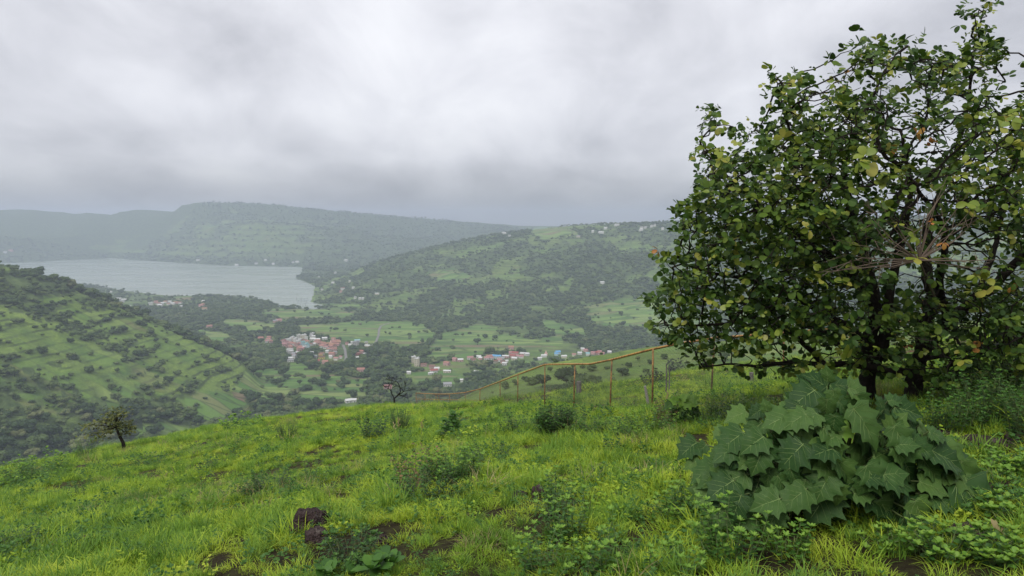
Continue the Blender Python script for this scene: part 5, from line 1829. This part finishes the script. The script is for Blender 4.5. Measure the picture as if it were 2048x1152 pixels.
def sized(px, py, hpx):
    """metres for a plant hpx pixels tall standing at that pixel"""
    return gpt(px, py).y * hpx / F


PL = [  # px, py, height px, width px, stems, leaf kind, materials, label
    ('round_bush', 1110, 876, 66, 60, 110, 'n', DM, 'round bushy green plant standing alone before the fence'),
    ('leafy_bush', 908, 976, 84, 84, 50, 'n', GM, 'bright bushy herb with pale green shoot tips beside the reddish plant'),
    ('reddish_bush', 842, 980, 86, 80, 26, 'o', (M['stem'], M['red_herb'], M['herb']), 'reddish-green shrubby plant with pinkish leaves beside the bright bushy herb'),
    ('leafy_bush', 860, 1000, 60, 110, 40, 'n', DM, 'dark low herb clump at the foot of the reddish plant'),
    ('dark_shrub', 742, 878, 52, 46, 12, 'o', DM, 'dark bushy sapling with upright side shoots near the grass edge'),
    ('broom_plant', 800, 862, 46, 50, 46, 'n', DM, 'broom-like tuft of thin dark stems under the bare black tree'),
    ('oval_leaf_shrub', 908, 872, 44, 36, 10, 'o', GM, 'small plant with upright round leaves between broom tuft and round bush'),
    ('broom_plant', 574, 882, 42, 44, 30, 'n', DM, 'dark spiky tuft on the grass crest past the middle of the edge'),
    ('leafy_bush', 486, 858, 26, 60, 22, 'o', GM, 'low round leafy shrub right on the sloping grass edge'),
    ('leafy_bush', 60, 968, 42, 90, 26, 'o', GM, 'bushy leafy shrub at the lowest end of the grass edge'),
    ('leafy_bush', 88, 950, 44, 70, 16, 'o', GM, 'taller pale-topped leafy shrub at the lowest end of the grass edge'),
    ('broom_plant', 172, 918, 46, 50, 20, 'n', GM, 'spiky bright tuft just below the small umbrella tree'),
    ('upright_herb', 1110, 1030, 90, 60, 9, 'n', GM, 'tall bright upright herb behind the layered rock'),
    ('upright_herb', 1136, 1068, 100, 80, 12, 'n', GM, 'broad clump of upright herbs just below the layered rock'),
    ('upright_herb', 1226, 1118, 100, 34, 4, 'n', GM, 'single tall feathery herb in the low middle of the slope'),
    ('upright_herb', 1090, 1150, 90, 100, 14, 'n', GM, 'wide feathery herb clump at the bottom centre'),
    ('upright_herb', 1205, 1150, 70, 60, 8, 'n', GM, 'short feathery herb clump between the two tallest ones'),
    ('leafy_bush', 1362, 1046, 74, 90, 24, 'n', GM, 'bright bush touching the nearest lobe of the big-leaved mound'),
    ('feathery_herb', 1460, 1120, 120, 110, 20, 'n', GM, 'large feathery pale herb in front of the big-leaved mound'),
    ('feathery_herb', 1580, 1120, 80, 60, 8, 'n', GM, 'slender feathery herb under the middle of the big-leaved mound'),
    ('yellow_green_herb', 1606, 1030, 76, 40, 5, 'o', (M['stem'], M['herb_tip'], M['herb_tip']), 'bright yellow-green herb standing before the big dark leaves'),
    ('yellow_green_herb', 1664, 1036, 86, 34, 4, 'o', (M['stem'], M['herb_tip'], M['herb_tip']), 'taller bright herb with round leaves close before the big dark leaves'),
    ('feathery_herb', 1350, 1150, 60, 90, 10, 'n', GM, 'low feathery herb at the bottom below the bright bush'),
    ('leafy_bush', 700, 1130, 66, 100, 26, 'n', DM, 'dark grassy clump beside the large maroon boulder'),
    ('upright_herb', 160, 1000, 44, 20, 3, 'n', DM, 'thin dark herb alone in the grass above the straw-covered stone'),
    ('upright_herb', 396, 950, 34, 16, 3, 'n', DM, 'thin dark herb, lower of three on the open grass'),
    ('upright_herb', 425, 940, 32, 14, 3, 'n', DM, 'thin dark herb, upper of three on the open grass'),
    ('upright_herb', 470, 920, 30, 14, 3, 'n', DM, 'thin dark herb nearest the grass edge of three on open grass'),
    ('leafy_bush', 545, 990, 50, 90, 26, 'n', DM, 'dark green herb patch in the middle of the open grass'),
    ('upright_herb', 630, 970, 60, 40, 5, 'n', GM, 'light upright herb past the dark herb patch'),
    ('upright_herb', 1156, 860, 56, 26, 7, 'n', DM, 'narrow upright herb beside the round bush'),
    ('leafy_bush', 1190, 868, 34, 60, 20, 'n', DM, 'dark low herb below the fence next to the narrow upright herb'),
    ('leafy_bush', 1255, 880, 50, 70, 24, 'n', GM, 'leafy herb clump below the two tall fence posts'),
    ('leafy_bush', 1310, 866, 46, 80, 24, 'n', GM, 'green herb clump at the foot of the tall fence post'),
    ('upright_herb', 1222, 912, 46, 24, 5, 'n', DM, 'leaning dark herb under the leafy clump below the fence'),
    ('leafy_bush', 1420, 850, 50, 90, 26, 'n', GM, 'bushy herbs between small big-leaved plant and the mound'),
    ('dark_shrub', 1345, 850, 60, 60, 20, 'n', (M['stem'], M['red_herb'], M['herb']), 'olive-brown shrub behind the small big-leaved plant'),
    ('leafy_bush', 1480, 830, 46, 110, 24, 'n', GM, 'leafy thicket under the lowest branches of the big tree'),
    ('dark_shrub', 1305, 772, 30, 36, 24, 'n', (M['stem'], M['needle'], M['needle']), 'dark grey-green bush seen through the wire by the leaning stake'),
    ('dark_shrub', 1352, 745, 22, 30, 20, 'n', (M['stem'], M['needle'], M['needle']), 'second dark bush seen through the wire, farther up the slope'),
    ('leafy_bush', 1960, 980, 60, 90, 22, 'o', GM, 'bright leafy herb behind the drooping end of the mound'),
    ('leafy_bush', 2020, 950, 50, 70, 20, 'o', GM, 'bright leafy herb among dark rocks under the big tree'),
    ('leafy_bush', 2010, 1040, 50, 70, 18, 'o', GM, 'leafy herb between the brown rocks past the mound'),
    ('leafy_bush', 1880, 1110, 60, 110, 24, 'o', GM, 'low round-leaved herbs under the drooping end of the mound'),
    ('leafy_bush', 2000, 1120, 60, 100, 24, 'o', GM, 'low round-leaved herbs in the bottom corner'),
    ('leafy_bush', 1780, 1100, 40, 80, 18, 'n', GM, 'grassy herb below the mound next to round-leaved herbs'),
    ('leafy_bush', 1040, 865, 40, 60, 20, 'n', DM, 'dark herb patch between round-leaf plant and round bush'),
    ('leafy_bush', 980, 930, 40, 90, 26, 'n', DM, 'dark herb patch behind the bright bushy herb'),
    ('leafy_bush', 960, 850, 24, 50, 12, 'n', GM, 'small herb clump below the low end of the fence'),
    ('upright_herb', 1016, 842, 38, 12, 3, 'n', DM, 'thin dark herb in front of the fence foot'),
    ('leafy_bush', 300, 930, 20, 60, 14, 'n', DM, 'flat herb patch below the umbrella tree on open grass'),
    ('leafy_bush', 30, 1120, 60, 100, 26, 'n', DM, 'dark herb clump in the lowest corner of the slope'),
    ('leafy_bush', 1500, 980, 50, 70, 14, 'n', GM, 'herb half hidden behind the near leaves of the mound'),
    ('leafy_bush', 1150, 740 + 100, 24, 40, 12, 'n', GM, 'small bright herb at the foot of the fence post'),
    ('dark_shrub', 1905, 868, 80, 90, 22, 'o', DM, 'dark undergrowth shrub right beside the main trunk of the big tree'),
    ('dark_shrub', 1970, 850, 90, 100, 24, 'o', DM, 'dark undergrowth shrub between the trunk and the farthest shaded rock'),
    ('dark_shrub', 2035, 850, 100, 100, 24, 'o', DM, 'tall dark undergrowth shrub at the outer side under the big tree'),
    ('dark_shrub', 1930, 812, 80, 90, 20, 'o', DM, 'dark shrub behind the trunk under the low branches'),
    ('dark_shrub', 2010, 800, 90, 110, 22, 'o', DM, 'dark shrub behind the mossy rocks under the low branches'),
    ('dark_shrub', 2080, 880, 110, 110, 24, 'o', DM, 'dark shrub beyond the last shaded rock, cut by the picture edge'),
    ('wide_leaf_herb', 745, 1150, 34, 60, 5, 'o', (M['stem'], M['herb'], M['herb']), 'broad-leaved seedling at the bottom below the boulder'),
    ('wide_leaf_herb', 675, 1158, 24, 50, 4, 'o', (M['stem'], M['herb'], M['herb']), 'second broad-leaved seedling at the bottom picture edge'),
]
for k, (nm, px_, py_, hp, wp, ns, lk_, mats, lb) in enumerate(PL):
    h = sized(px_, py_, hp) * 1.22
    BK = nm == "round_bush"
    w = sized(px_, py_, wp)
    lf = NLF if lk_ == 'n' else OLF
    ll = {'n': 0.062, 'o': 0.07}[lk_]
    if nm in ('round_bush', 'leafy_bush', 'dark_shrub', 'broom_plant', 'upright_herb', 'feathery_herb'):
        ns = int(ns * 1.7)
    if nm == 'wide_leaf_herb':
        ll = 0.20
    if nm == 'oval_leaf_shrub':
        ll = 0.16
    if nm in ('leafy_bush', 'reddish_bush', 'dark_shrub') and lk_ == 'o':
        ll = 0.065
        ns = int(ns * 1.5)
    Y_ = gpt(px_, py_).y
    ll *= max(1.0, Y_ / 11.0)
    step = (0.020 if lk_ == 'n' else 0.035) * max(1.0, Y_ / 13.0)
    parts = herb_plant(500 + k, ns, h, w, lf, ll, step, None, None, tipn=9 if lk_ == 'n' else 5, cone=0.32)
    if nm == 'broom_plant':
        parts = herb_plant(500 + k, ns, h, w * 0.6, NLF, 0.035 * max(1, Y_ / 13), 0.03, None, None, tipn=3, cone=0.45, stemr=0.006)
    if nm in ('wide_leaf_herb', 'oval_leaf_shrub', 'yellow_green_herb') or len(parts[2].f) < 400:
        kk = len(parts[1].v)
        parts[1].v += parts[2].v
        parts[1].f += [tuple(i + kk for i in f) for f in parts[2].f]
        parts[1].r += parts[2].r
        parts[2].v, parts[2].f, parts[2].r = [], [], []
    make_plant(nm, px_, py_, parts, lb, 'shrub' if ('bush' in nm or 'shrub' in nm or 'broom' in nm) else 'herb', mats)

# dry and fresh tall stalks
for k, (a, b, hp, bend, lb) in enumerate([(842, 905, 70, 0.05, 'tallest dry pale stalk above the reddish plant'), (800, 905, 74, -0.03, 'thin green stalk rising behind the reddish plant'), (792, 900, 60, -0.06, 'shorter green stalk next to the thin green one'), (1560, 1070, 90, 0.25, 'pale arching dry grass blade before the mound'), (1580, 1060, 86, -0.2, 'pale dry stalk with bent top before the mound'),
                                           (1740, 1060, 60, 0.4, 'brown fallen stalk under the mound'), (2080 - 60, 1105, 80, -0.5, 'pale arching stalk near the bottom corner'), (1330, 840, 60, 0.1, 'thin stalk behind the olive-brown shrub')]):
    g = gpt(a, b)
    h = g.y * hp / F
    mb = MB()
    pts = [Vector((bend * h * t * t, 0, h * (t - abs(bend) * 0.6 * t * t))) for t in (0, .25, .5, .75, 1)]
    mb.tube(pts, [0.004, 0.0035, 0.003, 0.0025, 0.001], 4)
    sp_ = MB()
    for j in range(7):
        p = pts[3].lerp(pts[4], j / 7)
        add_leaf(sp_, 0.05, frame(Vector((random.Random(j + k).uniform(-1, 1), 0.2, 0.8)), Vector((0, -1, 0))), p, NLF, 0.5)
    o = empty('tall_stalk', g)
    tag(o, lb, 'stalk')
    mb.build('stem', M['straw'], o)
    sp_.build('seed_head', M['straw'], o)

# ------------------------------------------------------------------ the two small trees on the crest
M['olive_leaf'] = leaf_mat('olive_tree_leaf', [(0.0, (0.05, 0.07, 0.02)), (0.5, (0.10, 0.12, 0.03)), (1.0, (0.17, 0.18, 0.05))], 0.6, 0.3, 0.25, 0.6, 0.8, 0.3)
g = gpt(250, 898)
Yt = g.y
o = empty('small_tree', g)
tag(o, 'small umbrella-shaped tree with olive leaves leaning on the grass edge', 'tree')
tb = MB()
q = random.Random(77)
stem = [at(250, 903, Yt), at(246, 885, Yt), at(238, 870, Yt), at(232, 855, Yt)]
stem[0].z = Hs(stem[0].x, stem[0].y) - 0.2
tb.tube([p - g for p in stem], [0.10, 0.085, 0.07, 0.055], 7)
tufts = []
for (a, b, dy) in ((215, 862, -.3), (190, 868, -.2), (200, 845, .3), (178, 850, .2), (225, 845, -.4), (222, 828, .1), (238, 818, .1), (245, 830, -.3), (255, 850, .3), (262, 858, 0), (230, 838, .5), (210, 855, .5), (246, 845, 0), (195, 878, .1), (250, 865, .2), (226, 858, -.5), (233, 826, -.2), (216, 838, .2), (242, 852, -.4)):
    e = at(a, b, Yt + dy)
    m_ = stem[3].lerp(e, 0.5) + Vector((0, 0, 0.05))
    tb.tube([stem[3] - g, m_ - g, e - g], [0.04, 0.025, 0.01], 5)
    tufts.append(e)
tb.build('trunk', M['bark'], o, True)
lb_ = MB()
for e in tufts:
    for j in range(40):
        p = e + Vector((q.gauss(0, .25), q.gauss(0, .22), q.gauss(0, .07)))
        add_leaf(lb_, q.uniform(0.12, 0.20), frame(Vector((q.gauss(0, 1), q.gauss(0, 1), q.gauss(0, .4))), Vector((q.gauss(0, .4), q.gauss(0, .4), 1))), p - g, OLF, q.random())
lb_.build('crown', M['olive_leaf'], o, True)

g = gpt(789, 812)
Yt = g.y
o = empty('bare_tree', g)
tag(o, 'small bare black tree with twisted branches on the crest before the fence', 'tree')
tb = MB()


q = random.Random(4)


def twist(p, d, L, r, lev):
    pts, rad = [p], [r]
    n = 4
    for i in range(n):
        d = (d + Vector((q.gauss(0, .28), q.gauss(0, .2), q.gauss(0.06, .2)))).normalized()
        pts.append(pts[-1] + d * L / n)
        rad.append(r * (1 - 0.45 * (i + 1) / n))
    tb.tube([x - g for x in pts], rad, 6 if r > 0.02 else 4)
    if lev > 0:
        for k in range(4 if lev > 1 else 5):
            j = q.choice((2, 3, 4)) if k else 4
            nd = (d + Vector((q.gauss(0, .75), q.gauss(0, .5), q.gauss(0.1, .4)))).normalized()
            twist(pts[j], nd, L * q.uniform(0.5, 0.72), max(rad[j] * 0.72, 0.011), lev - 1)


mpx = Yt / F
b0 = Vector((g.x, g.y, g.z - 0.2))
f1_ = at(788, 797, Yt)
tb.tube([b0 - g, at(789, 805, Yt) - g, f1_ - g], [2.2 * mpx, 1.9 * mpx, 1.7 * mpx], 7)
twist(f1_, Vector((0.75, 0, 0.6)), 24 * mpx, 1.6 * mpx, 3)
twist(f1_, Vector((-0.45, 0, 0.9)), 22 * mpx, 1.2 * mpx, 3)
e2 = at(800, 775, Yt)
tb.tube([at(795, 791, Yt) - g, at(801, 784, Yt) - g, e2 - g], [1.4 * mpx, 1.2 * mpx, 1.0 * mpx], 6)
twist(e2, Vector((-0.15, 0, 1)), 24 * mpx, 1.0 * mpx, 3)
black, T = new_mat('black_bark')
finish(T, (0.012, 0.011, 0.010), 0.9)
tb.build('trunk', black, o)

# ------------------------------------------------------------------ grass over the hilltop
def grass_mat(name, stops, tr=0.35):
    m, T = new_mat(name)
    P = pos(T)
    oi = T.n('ShaderNodeObjectInfo').outputs['Random']
    a = attr(T, 'rnd')
    big = T.noise(P, 0.35, 4.0, 0.6)
    small = T.noise(P, 2.2, 3.0, 0.6)
    f = T.math('ADD', T.math('MULTIPLY', a, 0.28), T.math('MULTIPLY', oi, 0.22))
    f = T.math('ADD', f, T.math('MULTIPLY', T.math('SUBTRACT', big, 0.25), 0.9))
    f = T.math('ADD', f, T.math('MULTIPLY', T.math('SUBTRACT', small, 0.5), 0.7), clamp=True)
    finish(T, T.ramp(f, stops), 0.55, None, tr, 0.25)
    return m


M['grass'] = grass_mat('grass_blade', [(0.0, (0.060, 0.15, 0.016)), (0.25, (0.16, 0.30, 0.025)), (0.5, (0.30, 0.42, 0.032)), (0.75, (0.40, 0.48, 0.045)), (1.0, (0.48, 0.46, 0.09))])
M['lush'] = grass_mat('lush_blade', [(0.0, (0.06, 0.14, 0.018)), (0.5, (0.14, 0.26, 0.03)), (1.0, (0.24, 0.36, 0.045))])


def tuft(seed, n, h, spread, w, bend, straw=0.0):
    q = random.Random(seed)
    mb = MB()
    for i in range(n):
        a = q.uniform(0, 2 * PI)
        d = math.sqrt(q.random()) * spread
        b = Vector((math.cos(a) * d, math.sin(a) * d, -0.02))
        hh = h * q.uniform(0.45, 1.1)
        a2 = a + q.gauss(0, 0.9)
        dr = Vector((math.cos(a2), math.sin(a2), 0))
        bd = bend * q.uniform(0.3, 1.3)
        pts = [b + dr * hh * bd * t * t + Vector((0, 0, hh * (t - 0.35 * bd * t * t))) for t in (0, 0.4, 0.75, 1.0)]
        side = Vector((-dr.y, dr.x, 0)) * math.cos(0.6) + dr * q.gauss(0, .4)
        side.normalize()
        ww = w * q.uniform(0.7, 1.3)
        mb.strip(pts, [ww * 0.8, ww, ww * 0.7, ww * 0.12], side, q.random())
    return mb


def sprig(seed, n, h, ll, lf, sp):
    """ground cover of short leafy shoots"""
    st, lv, tp = herb_plant(seed, n, h, sp, lf, ll, 0.02, None, None, tipn=6, cone=0.3)
    k = len(lv.v)
    lv.v += tp.v
    lv.f += [tuple(i + k for i in f) for f in tp.f]
    lv.r += tp.r
    return lv


TUFTS = [proto(tuft(10, 90, 0.17, 0.20, 0.0075, 0.8), 'grass_source', M['grass']), proto(tuft(11, 90, 0.13, 0.22, 0.0075, 1.1), 'grass_source', M['grass']), proto(tuft(12, 70, 0.22, 0.17, 0.008, 0.9), 'grass_source', M['grass']),
         proto(tuft(13, 90, 0.15, 0.22, 0.008, 1.3), 'grass_source', M['grass']), proto(tuft(14, 60, 0.28, 0.14, 0.009, 0.8), 'grass_source', M['lush'])]
COVER = [proto(sprig(20, 12, 0.10, 0.040, OLF, 0.30), 'herb_source', M['grass']), proto(sprig(21, 10, 0.14, 0.045, NLF, 0.28), 'herb_source', M['herb']), proto(sprig(22, 6, 0.24, 0.045, NLF, 0.16), 'herb_source', M['herb']), proto(sprig(23, 8, 0.12, 0.055, OLF, 0.30), 'herb_source', M['herb'])]
STRAW = [proto(tuft(30, 60, 0.20, 0.20, 0.006, 1.5), 'straw_source', M['straw']), proto(tuft(31, 26, 0.30, 0.12, 0.005, 0.9), 'straw_source', M['straw'])]


def hill_pts(n, r0, r1, a0=-50, a1=50):
    lr = nr.random(n)
    r = np.sqrt(lr * (r1 * r1 - r0 * r0) + r0 * r0)
    a = np.radians(a0 + (a1 - a0) * nr.random(n))
    return r * np.sin(a), r * np.cos(a), r


rock_pos = np.array([(*gpt(k[0], k[1])[:2], gpt(k[0], k[1]).y * k[2] / F * 0.5) for k in ROCKS])


def bare_mask(x, y):
    """where the grass is thin: rocks, bare spots, deep shade under the tree"""
    b = fbm(x, y, 0.9, 3, 201)
    k = 1 - 0.95 * sstep(0.22, 0.40, b)
    for rx, ry, rr in rock_pos:
        d = np.hypot((x - rx), (y - ry))
        k = k * (0.25 + 0.75 * sstep(rr * 0.5, rr * 1.0, d))
    shade = np.hypot((x - TB.x - 0.6) / 2.6, (y - TB.y + 0.3) / 1.6)
    k = k * (0.12 + 0.88 * sstep(0.6, 1.1, shade))
    return k


def lay(name, specs, protos, label, cat, szf, bare=True, weights=None):
    PX, RT, SC, ID = [], [], [], []
    for (n, r0, r1, s0, s1) in specs:
        x, y, r = hill_pts(n, r0, r1)
        tall = fbm(x, y, 3.0, 3, 211)
        clump = 0.25 + 0.75 * sstep(-0.25, 0.1, fbm(x, y, 0.55, 2, 241))
        keep = nr.random(n) < (bare_mask(x, y) if bare else 1.0) * szf(x, y) * clump
        x, y, r, tall = x[keep], y[keep], r[keep], tall[keep]
        k = len(x)
        z = H(x, y)
        s = (s0 + (s1 - s0) * nr.random(k)) * (1 + 0.7 * tall)
        PX.append(np.stack([x, y, z], 1))
        RT.append(np.stack([nr.normal(0, .12, k) + 0.15, nr.normal(0, .12, k), nr.random(k) * 6.28], 1))
        SC.append(np.stack([s, s, s * (0.8 + 0.5 * nr.random(k))], 1))
        ID.append(nr.choice(len(protos), k, p=weights))
    return scatter(name, np.concatenate(PX), np.concatenate(RT), np.concatenate(SC), np.concatenate(ID), protos, label, cat)


lay('grass', [(15000, 2.0, 13, 0.38, 0.78), (24000, 13, 26, 0.5, 0.95), (32000, 26, 75, 0.8, 1.35)], TUFTS, 'bright yellow-green monsoon grass covering the hilltop', 'grass', lambda x, y: np.ones(len(x)), weights=[.26, .26, .16, .24, .08])
lay('tall_grass', [(1300, 2.5, 12, 0.6, 1.15), (900, 12, 30, 0.8, 1.2)], TUFTS, 'taller lush grass tussocks standing above the short turf', 'grass', lambda x, y: np.clip(sstep(0.0, 0.35, fbm(x, y, 2.6, 3, 251)) * 0.6 + 0.8 * (x > 0.9) * (y < 7.5), 0, 1), weights=[.1, .1, .35, .1, .35])
lay('ground_herbs', [(4200, 2.0, 13, 0.8, 1.3), (5000, 13, 30, 1.2, 1.8)], COVER, 'short leafy weeds growing all through the hilltop grass', 'weeds', lambda x, y: 0.25 + 0.75 * sstep(-0.1, 0.3, fbm(x, y, 2.2, 3, 221)))
lay('dry_grass', [(1500, 2.0, 14, 0.6, 1.1), (1800, 14, 40, 1.0, 1.5)], STRAW, 'dry straw-coloured grass stems among the green grass', 'dry grass', lambda x, y: sstep(0.12, 0.4, fbm(x, y, 1.8, 3, 231)) * 0.8 + 0.06)
HAZE = 1.9e-4

# ------------------------------------------------------------------ the damp air
m = bpy.data.materials.new('haze_air')
m.use_nodes = True
m.node_tree.nodes.clear()
T = NT(m.node_tree)
pv = T.n('ShaderNodeVolumePrincipled', ins={'Color': (0.64, 0.71, 0.86, 1.0), 'Density': HAZE, 'Anisotropy': 0.2})
ou = T.n('ShaderNodeOutputMaterial')
T.link(pv.outputs[0], ou.inputs['Volume'])
hz = MB()
hz.box((0, 0, 0), (1, 1, 1))
ho = hz.build('haze', m)
zt_, zb_ = max(GZ.max() + 12, EYE + 30), GZ.min() - 2.0
ho.scale = (19000, 19000, zt_ - zb_)
ho.location = (0, 0, (zt_ + zb_) / 2)
tag(ho, 'thin damp grey haze filling the valley under the cloud', 'haze', kind='stuff')
